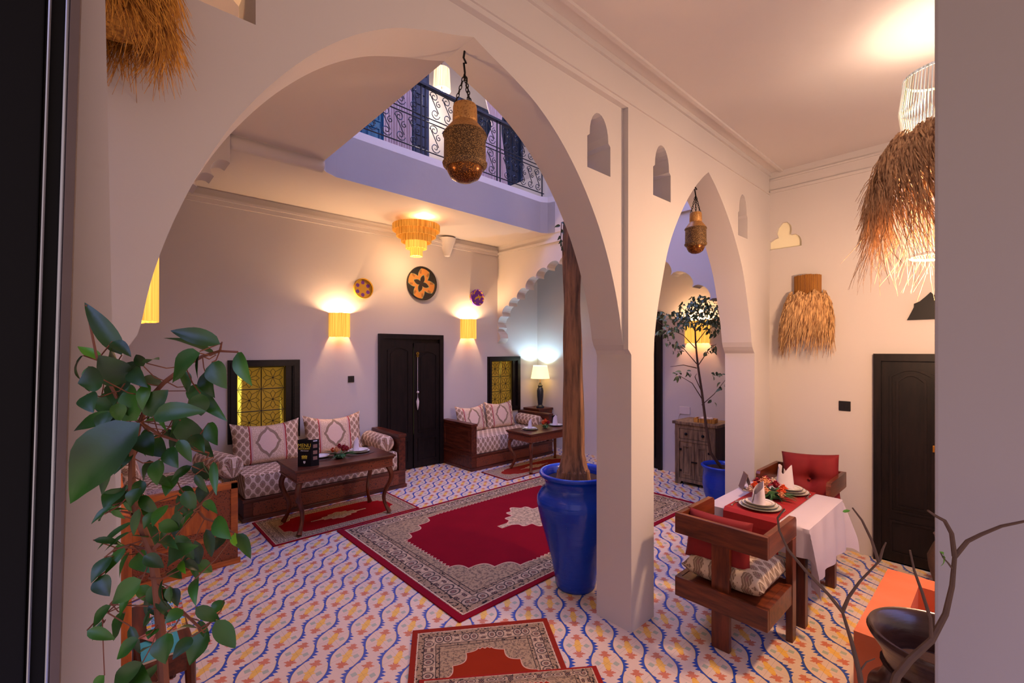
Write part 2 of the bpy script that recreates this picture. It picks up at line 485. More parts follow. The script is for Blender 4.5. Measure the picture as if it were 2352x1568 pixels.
# ================================================================ mesh building
class MB:
    def __init__(s): s.bm = bmesh.new()
    def box(s, x0, x1, y0, y1, z0, z1, bev=0.0, rot=None, piv=None):
        vs = [s.bm.verts.new((x, y, z)) for x in (x0, x1) for y in (y0, y1) for z in (z0, z1)]
        fs = [s.bm.faces.new([vs[i] for i in f]) for f in ((0,1,3,2),(4,6,7,5),(0,4,5,1),(2,3,7,6),(0,2,6,4),(1,5,7,3))]
        if rot: bmesh.ops.rotate(s.bm, verts=vs, cent=piv or ((x0+x1)/2, (y0+y1)/2, (z0+z1)/2), matrix=rot)
        if bev:
            ed = list({e for f in fs for e in f.edges})
            bmesh.ops.bevel(s.bm, geom=ed, offset=bev, segments=2, affect='EDGES', profile=0.6)
        return s
    def lathe(s, prof, n=32, c=(0, 0, 0), rib=0.0, nr=0, jit=0.0, a0=0.0, a1=2*pi, axis='z'):
        full = abs(a1-a0-2*pi) < 1e-6
        cnt = n if full else n+1
        rings = []
        for (r, z) in prof:
            ring = []
            for i in range(cnt):
                a = a0+(a1-a0)*i/n
                rr = r*(1+rib*(0.5 if (i % 2) else -0.5)) + jit*random.uniform(-1, 1)
                p = (rr*cos(a), rr*sin(a), z)
                if axis == 'y': p = (p[0], p[2], p[1])
                if axis == 'x': p = (p[2], p[0], p[1])
                ring.append(s.bm.verts.new((c[0]+p[0], c[1]+p[1], c[2]+p[2])))
            rings.append(ring)
        for A, B in zip(rings, rings[1:]):
            for i in range(cnt if full else cnt-1):
                j = (i+1) % cnt
                try: s.bm.faces.new((A[i], A[j], B[j], B[i]))
                except ValueError: pass
        for R_, k in ((rings[0], 0), (rings[-1], 1)):
            if prof[0 if k == 0 else -1][0] > 1e-4 and full and prof[0] != prof[-1] and not getattr(s, 'open', False):
                try: s.bm.faces.new(R_)
                except ValueError: pass
        return s
    def tube(s, pts, r, n=6):
        pts = [Vector(p) for p in pts]; rad = r if isinstance(r, (list, tuple)) else [r]*len(pts)
        rings = []
        for i, p in enumerate(pts):
            d = (pts[min(i+1, len(pts)-1)]-pts[max(i-1, 0)])
            if d.length < 1e-9: d = Vector((0, 0, 1))
            d.normalize()
            u = d.orthogonal() if i == 0 else (pu - d*pu.dot(d))
            if u.length < 1e-6: u = d.orthogonal()
            u.normalize(); pu = u; v = d.cross(u)
            rings.append([s.bm.verts.new(p+(u*cos(2*pi*k/n)+v*sin(2*pi*k/n))*rad[i]) for k in range(n)])
        for A, B in zip(rings, rings[1:]):
            for k in range(n): s.bm.faces.new((A[k], A[(k+1) % n], B[(k+1) % n], B[k]))
        s.bm.faces.new(rings[0][::-1]); s.bm.faces.new(rings[-1])
        return s
    def plate(s, outer, holes, d0, d1, axis='y'):
        """outer/holes: 2D loops; extruded between d0 and d1 along axis. 2D coords: y->(x,z) x->(y,z) z->(x,y)"""
        def P(p, d):
            return {'y': (p[0], d, p[1]), 'x': (d, p[0], p[1]), 'z': (p[0], p[1], d)}[axis]
        loops = [outer]+list(holes)
        tris = geometry.tessellate_polygon([[Vector((p[0], p[1], 0)) for p in L] for L in loops])
        flat = [p for L in loops for p in L]
        va = [s.bm.verts.new(P(p, d0)) for p in flat]; vb = [s.bm.verts.new(P(p, d1)) for p in flat]
        for t in tris:
            for vv in (va, vb):
                try: s.bm.faces.new([vv[i] for i in t])
                except ValueError: pass
        k = 0
        for L in loops:
            n = len(L)
            for i in range(n):
                j = (i+1) % n
                try: s.bm.faces.new((va[k+i], va[k+j], vb[k+j], vb[k+i]))
                except ValueError: pass
            k += n
        return s
    def pillow(s, w, h, d, n=14, c=(0, 0, 0), corner=0.0, sag=0.0, rx=0.0, ry=0.0, rz=0.0, pw=0.5):
        """cushion in XZ plane, thickness along Y"""
        M4 = Matrix.Translation(c) @ Matrix.Rotation(rz, 4, 'Z') @ Matrix.Rotation(ry, 4, 'Y') @ Matrix.Rotation(rx, 4, 'X')
        g = {}
        for side in (-1, 1):
            for i in range(n+1):
                for j in range(n+1):
                    u, v = i/n*2-1, j/n*2-1
                    pinch = 1-corner*(1-abs(u)**2)*0.0
                    x = w/2*u*(1-0.07*(1-v*v)*0-0.06*(1-abs(v)**2.0)*abs(u))
                    zz = h/2*v*(1-0.06*(1-abs(u)**2.0)*abs(v))
                    if v > 0: zz -= sag*(1-u*u)*v
                    t = ((1-u**4)*(1-v**4))**pw
                    y = side*d/2*t
                    edge = i in (0, n) or j in (0, n)
                    key = (0 if edge else side, i, j)
                    if key not in g: g[key] = s.bm.verts.new(M4 @ Vector((x, y, zz)))
            for i in range(n):
                for j in range(n):
                    q = []
                    for a, b in ((i, j), (i+1, j), (i+1, j+1), (i, j+1)):
                        e = a in (0, n) or b in (0, n)
                        q.append(g[(0 if e else side, a, b)])
                    s.bm.faces.new(q if side < 0 else q[::-1])
        return s
    def sphere(s, c, r, sz=1.0, n=12, m=8):
        prof = [(r*sin(pi*i/m), -r*sz*cos(pi*i/m)) for i in range(m+1)]
        prof[0] = (0.0005, -r*sz); prof[-1] = (0.0005, r*sz)
        return s.lathe(prof, n, c)
    def leaf(s, base, tip, width, nrm, curl=0.12, n=7, fold=0.18):
        base, tip = Vector(base), Vector(tip); d = tip-base; L = d.length
        if L < 1e-6: return s
        d.normalize(); nrm = Vector(nrm); side = d.cross(nrm)
        if side.length < 1e-4: side = d.orthogonal()
        side.normalize(); up = side.cross(d).normalized()
        rows = []
        for i in range(n+1):
            t = i/n
            wd = width/2*(sin(pi*t**0.75))**0.8*(1-0.25*t) if 0 < t < 1 else 0.0
            c = base+d*L*t+up*(curl*L*sin(pi*t)) 
            if wd < 1e-5: rows.append([s.bm.verts.new(c)])
            else:
                wv = sin(t*9)*0.08*wd
                rows.append([s.bm.verts.new(c-side*wd+up*(fold*wd*2+wv)), s.bm.verts.new(c-side*wd*0.5+up*fold*wd*0.9), s.bm.verts.new(c),
                             s.bm.verts.new(c+side*wd*0.5+up*fold*wd*0.9), s.bm.verts.new(c+side*wd+up*(fold*wd*2-wv))])
        for A, B in zip(rows, rows[1:]):
            if len(A) == 1:
                for k in range(len(B)-1): s.bm.faces.new((A[0], B[k+1], B[k]))
            elif len(B) == 1:
                for k in range(len(A)-1): s.bm.faces.new((A[k], A[k+1], B[0]))
            else:
                for k in range(4): s.bm.faces.new((A[k], A[k+1], B[k+1], B[k]))
        return s
    def strand(s, pts, w0):
        """flat tapering straw blade with some thickness"""
        n = len(pts); s.tube(pts, [w0*(1-0.75*i/(n-1)) for i in range(n)], 3); return s
    def build(s, name, mat, parent=None, smooth=False, ang=0.7, kind=None, label=None):
        bmesh.ops.recalc_face_normals(s.bm, faces=s.bm.faces)
        me = bpy.data.meshes.new(name); s.bm.to_mesh(me); s.bm.free()
        if mat: me.materials.append(M[mat] if isinstance(mat, str) else mat)
        if smooth:
            me.polygons.foreach_set('use_smooth', [True]*len(me.polygons)); me.set_sharp_from_angle(angle=ang)
        o = bpy.data.objects.new(name, me); COL.objects.link(o)
        if parent: o.parent = parent
        if kind: o['kind'] = kind
        if label: o['label'] = label
        return o

def tag(o, label=None, cat=None, group=None, kind=None):
    if label: o['label'] = label
    if cat: o['category'] = cat
    if group: o['group'] = group
    if kind: o['kind'] = kind
    return o
def thing(name, loc, label=None, cat=None, group=None, rz=0.0, kind=None):
    o = bpy.data.objects.new(name, None); COL.objects.link(o); o.empty_display_size = 0.1
    o.location = loc; o.rotation_euler = (0, 0, rz)
    return tag(o, label, cat, group, kind)
def copy_tree(o, parent=None):
    c = o.copy(); COL.objects.link(c)
    if parent is not None: c.parent = parent
    for ch in o.children: copy_tree(ch, c)
    return c
def struct(name, mb, mat, parent=None, smooth=False, ang=0.7):
    return mb.build(name, mat, parent, smooth, ang, kind=None if parent else 'structure')
def text_mesh(name, body, size, mat, parent, loc, rot, ext=0.0006, shear=0.0, sx=1.0):
    cu = bpy.data.curves.new(name, 'FONT'); cu.body = body; cu.size = size; cu.extrude = ext
    cu.align_x = 'CENTER'; cu.align_y = 'CENTER'; cu.shear = shear
    t = bpy.data.objects.new(name, cu); COL.objects.link(t)
    dg = bpy.context.evaluated_depsgraph_get()
    me = bpy.data.meshes.new_from_object(t.evaluated_get(dg))
    bpy.data.objects.remove(t)
    o = bpy.data.objects.new(name, me); COL.objects.link(o); me.materials.clear(); me.materials.append(M[mat])
    o.parent = parent; o.location = loc; o.rotation_euler = rot; o.scale = (sx, 1, 1)
    return o

# ================================================================ the building
ZC = 4.15; YW0, YWP, YW1 = 1.85, 1.89, 2.16
def interp(prof, steps=40):
    out = []
    for k in range(steps+1):
        z = prof[-1][1]+(prof[0][1]-prof[-1][1])*0
        out.append(z)
    return out
def smooth_prof(P, sub=6):
    out = []
    for i in range(len(P)-1):
        p0 = P[max(i-1, 0)]; p1 = P[i]; p2 = P[i+1]; p3 = P[min(i+2, len(P)-1)]
        for k in range(sub):
            t = k/sub
            out.append(tuple(0.5*((2*p1[j])+(-p0[j]+p2[j])*t+(2*p0[j]-5*p1[j]+4*p2[j]-p3[j])*t*t+(-p0[j]+3*p1[j]-3*p2[j]+p3[j])*t**3) for j in (0, 1)))
    out.append(P[-1]); return out
A1 = smooth_prof([(0, 3.69), (.12, 3.645), (.30, 3.585), (.49, 3.50), (.69, 3.36), (.88, 3.17), (1.05, 2.94), (1.17, 2.72), (1.26, 2.50), (1.32, 2.30), (1.35, 2.14)])
A2 = smooth_prof([(0, 3.68), (.13, 3.60), (.30, 3.47), (.47, 3.31), (.64, 3.11), (.79, 2.88), (.89, 2.63), (.98, 2.36), (1.03, 2.14)])
def arch_left(c, A, k=1.0): return [(c-dx*k, z) for dx, z in A[::-1]]
def arch_right(c, A, k=1.0): return [(c+dx*k, z) for dx, z in A[1:]]
C1, C2 = 1.46, 4.13
def niche(x0, x1, zb, zt):
    w = x1-x0; c = (x0+x1)/2; zs = zb+(zt-zb)*0.52; r = w*0.40
    pts = [(x0, zb), (x1, zb), (x1, zs), (c+r, zs+0.02)]
    for i in range(13):
        a = pi*i/12; pts.append((c+r*cos(a), zs+0.03+(zt-zs-0.03)*sin(a)))
    pts += [(c-r, zs+0.02), (x0, zs)]
    return pts
# bottom line of the arcade with its openings
def pier_chain(corb):
    pts = [(-0.6, 0), (0.06, 0), (0.06, 2.02)]
    pts += [(0.07, 2.05), (0.10, 2.10)]+arch_left(C1, A1)+arch_right(C1, A1)[:]
    pts += [(2.83, 2.09), (2.86, 2.05), (2.87, 2.02), (2.87, 0), (3.18, 0), (3.18, 2.02)]
    a2l = [(C2-dx*0.915, z) for dx, z in A2[::-1]]
    pts += a2l+arch_right(C2, A2)
    pts += [(5.18, 2.09), (5.21, 2.05), (5.24, 2.02), (5.24, 0), (5.75, 0)]
    return pts
n_left, n1, n2, n3 = niche(.19, .44, 3.26, 3.68), niche(2.41, 2.67, 3.27, 3.67), niche(3.17, 3.44, 3.25, 3.67), niche(4.80, 5.05, 3.22, 3.66)
mb = MB()
outer = pier_chain(True)+[(5.75, 4.75), (-0.6, 4.75)]
mb.plate(outer, [n_left, n1, n2, n3], YWP, YW1)
# raised face right of the big arch and band above it
out2 = [(2.85, 2.04), (2.87, 2.02), (2.87, 0), (3.18, 0), (3.18, 2.02)]+[(C2-dx*0.915, z) for dx, z in A2[::-1]]+arch_right(C2, A2)+[(5.18, 2.09), (5.21, 2.05), (5.24, 2.02), (5.24, 0), (5.75, 0), (5.75, 4.08), (-0.6, 4.08), (-0.6, 3.80), (2.83, 3.80), (2.83, 2.06)]
mb.plate(out2, [n2, n3], YW0, YWP)
mb.box(-0.6, 5.74, YW0-0.012, YW0, 3.83, 3.845)
mb.box(-0.6, 5.74, YW0-0.02, YW0, 4.04, 4.08)
struct('wall_arcade', mb, 'plaster')

# floor
mb = MB(); mb.box(-1.2, 7.6, -1.5, 7.6, -0.1, 0.0); struct('floor', mb, 'floor')
# front room ceiling
mb = MB(); mb.box(-1.2, 5.9, -2.2, YWP, 4.08, 4.2)
mb.box(-1.2, 5.74, YW0-0.14, YW0-0.11, 4.06, 4.08)
struct('ceiling', mb, 'ceiling')
# gallery ceilings round the open courtyard (slab with a hole)
hole = [(1.87, YW1+0.02), (1.87, 5.12), (1.90, 5.30), (2.00, 5.42), (2.15, 5.50), (5.85, 5.64), (5.98, 5.58), (6.03, 5.45), (6.03, YW1+0.02)]
so = [(-0.6, YW1), (-0.6, 7.03), (6.05, 7.03), (6.05, YW1)]
mb = MB(); mb.plate(so, [hole], ZC, 4.70, 'z'); struct('ceiling', mb, 'ceiling')
# rounded beam at the left gallery and its scalloped corbel
mb = MB()
mb.lathe([(0.075, 0.95), (0.075, 1.86)], 16, (0, 5.15, 4.10), axis='x')
mb.box(1.0, 1.86, 5.09, 5.30, 4.10, 4.16)
def scallops(pts, r=0.5):
    out = []
    for i in range(len(pts)-1):
        (x0, z0), (x1, z1) = pts[i], pts[i+1]
        for k in range(9):
            a = pi*k/8
            t = (1-cos(a))/2; nx, nz = -(z1-z0), (x1-x0)
            out.append((x0+(x1-x0)*t+nx*sin(a)*r, z0+(z1-z0)*t+nz*sin(a)*r))
    return out
cor = [(0.06, 2.4), (0.12, 2.62), (0.20, 2.88), (0.31, 3.10), (0.43, 3.26), (0.56, 3.40), (0.69, 3.55), (0.82, 3.68), (0.95, 3.84)]
mb.plate([(0.0, 2.4)]+scallops(cor, 0.42)+[(0.95, 4.15), (0.0, 4.15)], [], 5.02, 5.28)
struct('trim_1', mb, 'plaster', smooth=True, ang=0.5)

# back wall with two windows and door opening
def rect(x0, x1, z0, z1): return [(x0, z0), (x1, z0), (x1, z1), (x0, z1)]
mb = MB()
mb.plate([(-0.6, 0), (7.2, 0), (7.2, 4.7), (-0.6, 4.7)], [rect(1.30, 2.21, .80, 1.92), rect(5.77, 6.66, .80, 1.93)], 7.03, 7.25)
mb.box(-0.6, 6.02, 6.98, 7.03, 4.02, 4.06); mb.box(-0.6, 6.02, 7.0, 7.03, 3.96, 4.02)
struct('wall_back', mb, 'plaster')
mb = MB(); mb.box(-0.25, 0.0, YW1, 7.03, 0, 4.15); struct('wall_left', mb, 'plaster')
# half wall with scalloped arch at the right gallery (plane x = 6.03)
LT = [(7.03, 2.22), (7.08, 2.34), (6.98, 2.52), (6.87, 2.74), (6.68, 2.93), (6.44, 3.05), (6.20, 3.22), (5.93, 3.40), (5.66, 3.52), (5.36, 3.58), (5.02, 3.62), (4.60, 3.68)]
RT = [(4.60, 3.68), (4.22, 3.60), (3.86, 3.50), (3.56, 3.34), (3.25, 3.12), (2.93, 2.92), (2.70, 2.72), (2.44, 2.46), (2.26, 2.2)]
prof = scallops([(a, b) for a, b in LT[2:]], -0.34)
prof = [(7.03, 2.20), (6.98, 2.24), (6.94, 2.30), (6.96, 2.38), (7.02, 2.44), (6.98, 2.52)]+prof
prof2 = scallops(RT, -0.34)
outer = prof+prof2+[(2.26, 0), (YW1, 0), (YW1, 5.3), (7.03, 5.3)]
mb = MB(); mb.plate(outer, [], 6.04, 6.26, 'x')
mb.box(6.01, 6.04, YW1, 7.03, 3.98, 4.03)
struct('wall_scalloped', mb, 'plaster')
mb = MB(); mb.plate([(YW1-0.5, 0), (7.25, 0), (7.25, 4.2), (YW1-0.5, 4.2)], [rect(4.02, 4.95, 0, 2.10)], 7.20, 7.40, 'x')
struct('wall_courtyard', mb, 'plaster')
mb = MB(); mb.box(6.26, 7.25, YW1, 7.03, 4.02, 4.12); struct('ceiling', mb, 'ceiling')
mb = MB(); mb.box(5.9, 7.4, YW1-0.45, YW1-0.1, 0, 4.2); struct('wall_end', mb, 'plaster')
# right wall of the front room
clv = []
for (cy, cz, r, a0, a1) in ((1.80, 3.24, .075, 250, 90), (1.70, 3.38, .10, 190, -10), (1.61, 3.25, .07, 80, -80)):
    for k in range(9):
        a = radians(a0+(a1-a0)*k/8); clv.append((cy-r*cos(a)*-1 if False else cy+r*cos(a), cz+r*sin(a)))
clv = [(1.87, 3.20), (1.87, 3.25), (1.85, 3.29), (1.80, 3.32), (1.765, 3.33), (1.78, 3.38), (1.765, 3.44), (1.72, 3.49), (1.67, 3.49), (1.63, 3.44), (1.625, 3.38), (1.635, 3.34), (1.59, 3.34), (1.55, 3.31), (1.53, 3.26), (1.53, 3.20)]
mb = MB(); mb.plate([(-1.5, 0), (YWP, 0), (YWP, 4.1), (-1.5, 4.1)], [clv[::-1], rect(-0.02, 0.90, 0, 2.02)], 5.70, 5.90, 'x')
mb.box(5.68, 5.70, -1.5, 1.84, 3.84, 3.87); mb.box(5.685, 5.70, -1.5, 1.84, 3.98, 4.0)
struct('wall_right', mb, 'plaster')
mb = MB(); mb.box(5.74, 5.80, 1.50, 1.88, 3.17, 3.52); struct('trim_2', mb, 'plaster_pale')
# arcade step, balcony fascia above the courtyard edge
def strip_wall(pts, z0, z1, th, name, mat):
    mb = MB(); n = len(pts)
    outs = []
    for i, p in enumerate(pts):
        a = Vector(pts[max(i-1, 0)]); b = Vector(pts[min(i+1, n-1)]); d = (b-a).normalized(); nn = Vector((-d.y, d.x))
        outs.append((p[0]+nn.x*th, p[1]+nn.y*th))
    mb.plate(list(pts)+outs[::-1], [], z0, z1, 'z'); return struct(name, mb, mat, smooth=True, ang=0.5)
fas = [(1.87, YW1+0.02), (1.87, 5.12), (1.90, 5.30), (2.00, 5.42), (2.15, 5.50), (5.85, 5.64), (5.98, 5.58), (6.03, 5.45)]
strip_wall(fas, 4.151, 4.80, 0.12, 'trim_3', 'plaster')
# upper floor
mb = MB(); mb.box(-0.6, 6.03, 5.66, 7.6, 4.70, 4.80); struct('floor', mb, 'plaster')
mb = MB(); mb.plate([(0, 4.7), (9.5, 4.7), (9.5, 7.9), (0, 7.9)], [rect(2.85, 3.62, 4.8, 6.9), rect(5.05, 5.90, 4.8, 6.85), rect(6.15, 6.75, 4.8, 6.9)], 7.03, 7.2)
struct('wall_upper', mb, 'plaster')
mb = MB(); mb.plate([(5.64, 4.8), (7.03, 4.8), (7.03, 7.9), (5.64, 7.9)], [], 7.0, 7.15, 'x'); mb.box(6.26, 7.0, 5.5, 7.03, 4.7, 4.8)
struct('wall_upper_right', mb, 'plaster')
mb = MB(); mb.box(0, 9.5, 5.3, 7.2, 7.9, 8.0); struct('ceiling', mb, 'ceiling')
# doorway the camera looks through
mb = MB(); mb.plate([(-0.9, 1.30), (0.030, 1.30), (0.030, 1.40), (-0.9, 1.40)], [], 0, 4.08, 'z'); 
for v in mb.bm.verts: v.co.x += 0.009-(v.co.z-1.34)*0.0158
struct('wall_left_jamb', mb, 'jamb')
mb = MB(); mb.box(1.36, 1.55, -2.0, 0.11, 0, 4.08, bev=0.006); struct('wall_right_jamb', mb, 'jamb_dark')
mb = MB(); mb.box(-0.9, 1.34, -1.0, 1.28, 0.0, 0.45); struct('floor_landing', mb, 'plaster')

# door leaf beside the camera, standing open
dl = thing('door_4', (-0.0415, 1.16, 2.05), kind='structure'); dl.rotation_euler = (0, radians(1.27), 0)
ZB, ZT_ = -1.6, 1.9
mb = MB(); mb.box(-0.9, -0.038, 0, 0.04, ZB, ZT_, .002); mb.build('door_leaf', 'gloss_black', dl)
mb = MB(); mb.tube([(-0.033, 0.0, ZB), (-0.031, 0.0, ZT_)], 0.0028, 8); mb.build('edge_bead', 'chrome', dl, True)
mb = MB(); mb.box(-0.036, -0.012, 0.006, 0.04, ZB, ZT_); mb.build('door_edge', 'gloss_black', dl)
mb = MB(); mb.tube([(-0.0095, 0.004, ZB), (-0.0095, 0.004, ZT_)], 0.0038, 12); mb.build('hinge_rod', 'chrome', dl, True)
mb = MB(); mb.box(-0.006, 0.0075, 0.0, 0.05, ZB, ZT_, .001); mb.build('door_frame', 'dust_frame', dl)

# ---- back double door
def arch_panel(mb, x0, x1, z0, z1, y, th=0.012, rise=0.06):
    """raised moulding following a panel with an arched top"""
    def loop(i):
        pts = [(x0+i, z0+i), (x1-i, z0+i), (x1-i, z1-rise-i)]
        for k in range(1, 10):
            t = k/10; pts.append((x1-i-(x1-x0-2*i)*t, z1-rise-i+rise*sin(pi*t)))
        pts.append((x0+i, z1-rise-i)); return pts
    mb.plate(loop(0), [loop(0.022)], y-th, y)
    mb.plate(loop(0.055), [], y-th*0.7, y)
d1 = thing('door_1', (3.44, 7.0, 0), kind='structure')
mb = MB(); mb.plate([(0, 0), (0.07, 0), (0.07, 2.25), (1.16, 2.25), (1.16, 0), (1.24, 0), (1.24, 2.33), (0, 2.33)], [], -0.05, 0.03); mb.build('door_frame', 'black_z', d1)
mb = MB(); mb.box(0.07, 0.615, -0.025, 0.01, 0.02, 2.25); arch_panel(mb, 0.14, 0.54, 0.62, 2.12, -0.025); mb.plate(rect(.14, .54, .12, .52), [rect(.165, .515, .145, .495)], -0.037, -0.025); mb.build('door_leaf', 'black_z', d1)
mb = MB(); mb.box(.06, 1.18, .013, .028, 0, 2.28); mb.build('door_lining', 'black_z', d1)  # black board added behind the leaves so the gaps round them look dark
mb = MB(); mb.box(0.645, 1.155, -0.035, 0.0, 0.02, 2.18); arch_panel(mb, 0.72, 1.10, 0.62, 2.05, -0.035); mb.plate(rect(.72, 1.10, .12, .52), [rect(.745, 1.075, .145, .495)], -0.047, -0.035)
bmesh.ops.rotate(mb.bm, verts=mb.bm.verts, cent=(1.155, 0, 0), matrix=Matrix.Rotation(radians(-1.5), 3, 'Z')); dlf = mb.build('door_leaf', 'black_z', d1)
mb = MB(); mb.tube([(0.69, -0.07, 1.95), (0.69, -0.07, 1.35)], 0.004, 6); mb.sphere((0.69, -0.075, 1.33), 0.022); mb.tube([(0.69, -0.07, 1.31), (0.69, -0.07, 1.2)], 0.004, 6)
mb.lathe([(0.004, 1.24), (0.026, 1.17), (0.02, 1.10), (0.004, 1.02)], 10, (0.69, -0.07, 0)); mb.build('hanging_tassel', 'white', d1, True)
mb = MB(); mb.lathe([(0.028, 0), (0.028, 0.006), (0.012, 0.006), (0.012, 0)], 16, (0.69, -0.075, 2.0), axis='y'); mb.lathe([(0.02, 0), (0.02, 0.006), (0.008, 0.006), (0.008, 0)], 16, (0.69, -0.075, 1.955), axis='y'); mb.build('number_plate', simple('brass numeral', sq('#a08030'), 0.3, 0.8), d1, True)
mb = MB(); mb.box(0.618, 0.630, 0.008, 0.012, 0.6, 2.1); mb.build('light_gap', emis('lit gap between door leaves', (1, .85, .3), 0.8), d1)
# ---- right wall door
d2 = thing('door_2', (5.68, 0.0, 0), kind='structure')
mb = MB(); mb.plate([(-0.02, 0), (0.04, 0), (0.04, 1.95), (0.84, 1.95), (0.84, 0), (0.90, 0), (0.90, 2.02), (-0.02, 2.02)], [], -0.03, 0.05, 'x'); mb.build('door_frame', 'black_z', d2)
mb = MB(); mb.box(0.0, 0.04, 0.04, 0.84, 0.02, 1.95)
def archx(x0, x1, z0, z1, i):
    pts = [(x0+i, z0+i), (x1-i, z0+i), (x1-i, z1-.06-i)]
    for k in range(1, 10): pts.append((x1-i-(x1-x0-2*i)*k/10, z1-.06-i+.06*sin(pi*k/10)))
    return pts+[(x0+i, z1-.06-i)]
for i in (0.0, 0.05): mb.plate(archx(.46, .78, .5, 1.88, i), [archx(.46, .78, .5, 1.88, i+.02)], -0.012, 0.0, 'x')
for i in (0.0, 0.05): mb.plate(archx(.09, .41, .5, 1.88, i), [archx(.09, .41, .5, 1.88, i+.02)], -0.012, 0.0, 'x')
mb.plate([(.46, .1), (.78, .1), (.78, .42), (.46, .42)], [[(.48, .12), (.48, .40), (.76, .40), (.76, .12)]], -0.012, 0, 'x')
mb.build('door_leaf', 'black_z', d2)
mb = MB(); mb.box(-0.03, 0.0, 0.40, 0.47, 1.12, 1.18, 0.004); mb.build('padlock', simple('brass padlock', sq('#a06a20'), 0.35, 0.7), d2)
# ---- courtyard wall door seen between the arches
d3 = thing('door_3', (7.17, 4.0, 0), kind='structure')
mb = MB(); mb.plate([(.02, 0), (.08, 0), (.08, 2.62), (.90, 2.62), (.90, 0), (.95, 0), (.95, 2.72), (.02, 2.72)], [], -0.03, 0.05, 'x'); mb.build('door_frame', 'black_z', d3)
mb = MB(); mb.box(0.0, 0.04, .08, .90, 0.02, 2.62); mb.plate([(.14, .2), (.44, .2), (.44, 2.2), (.14, 2.2)], [[(.17, .23), (.17, 2.17), (.41, 2.17), (.41, .23)]], -0.015, 0, 'x'); mb.build('door_leaf', 'black_z', d3)
mb = MB(); random.seed(3)
for k in range(26): mb.sphere((-0.01, .12+random.random()*.3, 2.3+random.random()*.22), 0.012, 1.0, 6, 4)
mb.build('pierced_grille', 'white', d3)
random.seed(7)

# ---- windows with iron grilles
def iron_grille(mb, x0, x1, z0, z1, y, nx, nz, r=0.005):
    cw, chh = (x1-x0)/nx, (z1-z0)/nz
    for i in range(nx+1): mb.tube([(x0+i*cw, y, z0), (x0+i*cw, y, z1)], r*1.3, 5)
    for j in range(nz+1): mb.tube([(x0, y, z0+j*chh), (x1, y, z0+j*chh)], r*1.3, 5)
    for i in range(nx):
        for j in range(nz):
            cx, cz = x0+(i+.5)*cw, z0+(j+.5)*chh; R_ = min(cw, chh)*0.5
            mb.sphere((cx, y, cz), r*2.2, 1, 6, 4)
            for k in range(8):
                a = 2*pi*k/8+pi/8
                c_, s_ = cos(a), sin(a)
                mid = (cx+R_*.62*c_*cw/chh if False else cx+R_*.60*c_, y, cz+R_*.60*s_)
                mb.tube([(cx, y, cz), mid], r*.8, 4)
                for sg in (-1, 1):
                    b = a+sg*pi/8
                    rr = 0.86 if (round((b/(pi/4))) % 2 == 0) else 1.28
                    mb.tube([mid, (cx+R_*rr*cos(b)*(cw/2/R_ if rr > 1 else 1), y, cz+R_*rr*sin(b)*(chh/2/R_ if rr > 1 else 1))], r*.7, 4)
def win(name, x0, x1, z0, z1, gx0, gx1):
    w_ = thing(name, (0, 7.03, 0), kind='structure')
    mb = MB(); mb.plate(rect(x0, x1, z0, z1), [rect(x0+.10, x1-.10, z0+.09, z1-.09)], -0.03, 0.10); 
    mb.plate(rect(x0+.03, x1-.03, z0+.03, z1-.03), [rect(x0+.085, x1-.085, z0+.08, z1-.08)], -0.045, -0.03)
    mb.build('window_frame', 'black_x', w_)
    mb = MB(); mb.box(gx1+.005, x1-.10, 0.0, 0.045, z0+.09, z1-.09); mb.build('shutter', 'black_z', w_)
    mb = MB(); iron_grille(mb, gx0, gx1, z0+.10, z1-.10, 0.06, 2, 3); mb.build('grille', 'iron_black', w_)
    mb = MB()
    n = 26
    for i in range(n):
        xa, xb = x0+(x1-x0)*i/n, x0+(x1-x0)*(i+1)/n
        ya, yb = .17+.018*sin(i*1.9), .17+.018*sin((i+1)*1.9)
        vs = [mb.bm.verts.new(p) for p in ((xa, ya, z0), (xb, yb, z0), (xb, yb, z1), (xa, ya, z1))]; mb.bm.faces.new(vs)
    mb.bm.normal_update(); bmesh.ops.remove_doubles(mb.bm, verts=mb.bm.verts, dist=1e-4)
    mb.build('curtain', 'curtain_lit', w_, True)
    return w_
win('window_1', 1.30, 2.21, .80, 1.92, 1.42, 2.02)
win('window_2', 5.77, 6.66, .80, 1.93, 5.88, 6.46)

# ---- upper floor doors, windows
def updoor(n, x0, x1, z1, mat):
    t = thing('door_%d' % n, (x0, 7.05, 4.8), kind='structure'); w_ = x1-x0
    mb = MB(); mb.plate([(0, 0), (.06, 0), (.06, z1-.06), (w_-.06, z1-.06), (w_-.06, 0), (w_, 0), (w_, z1), (0, z1)], [], -0.03, 0.05); mb.build('door_frame', mat, t)
    mb = MB(); mb.box(.06, w_-.06, 0.02, 0.06, 0, z1-.06)
    for a, b in ((.12, w_/2-.04), (w_/2+.04, w_-.12)):
        for c, d in ((.15, z1*.45), (z1*.5, z1-.2)): mb.plate(rect(a, b, c, d), [rect(a+.02, b-.02, c+.02, d-.02)], 0.005, 0.02)
    mb.build('door_leaf', mat, t); return t
updoor(5, 2.85, 3.62, 2.1, 'blue_door'); updoor(6, 5.05, 5.90, 2.05, 'navy_door'); updoor(7, 6.15, 6.75, 2.1, 'navy_door')

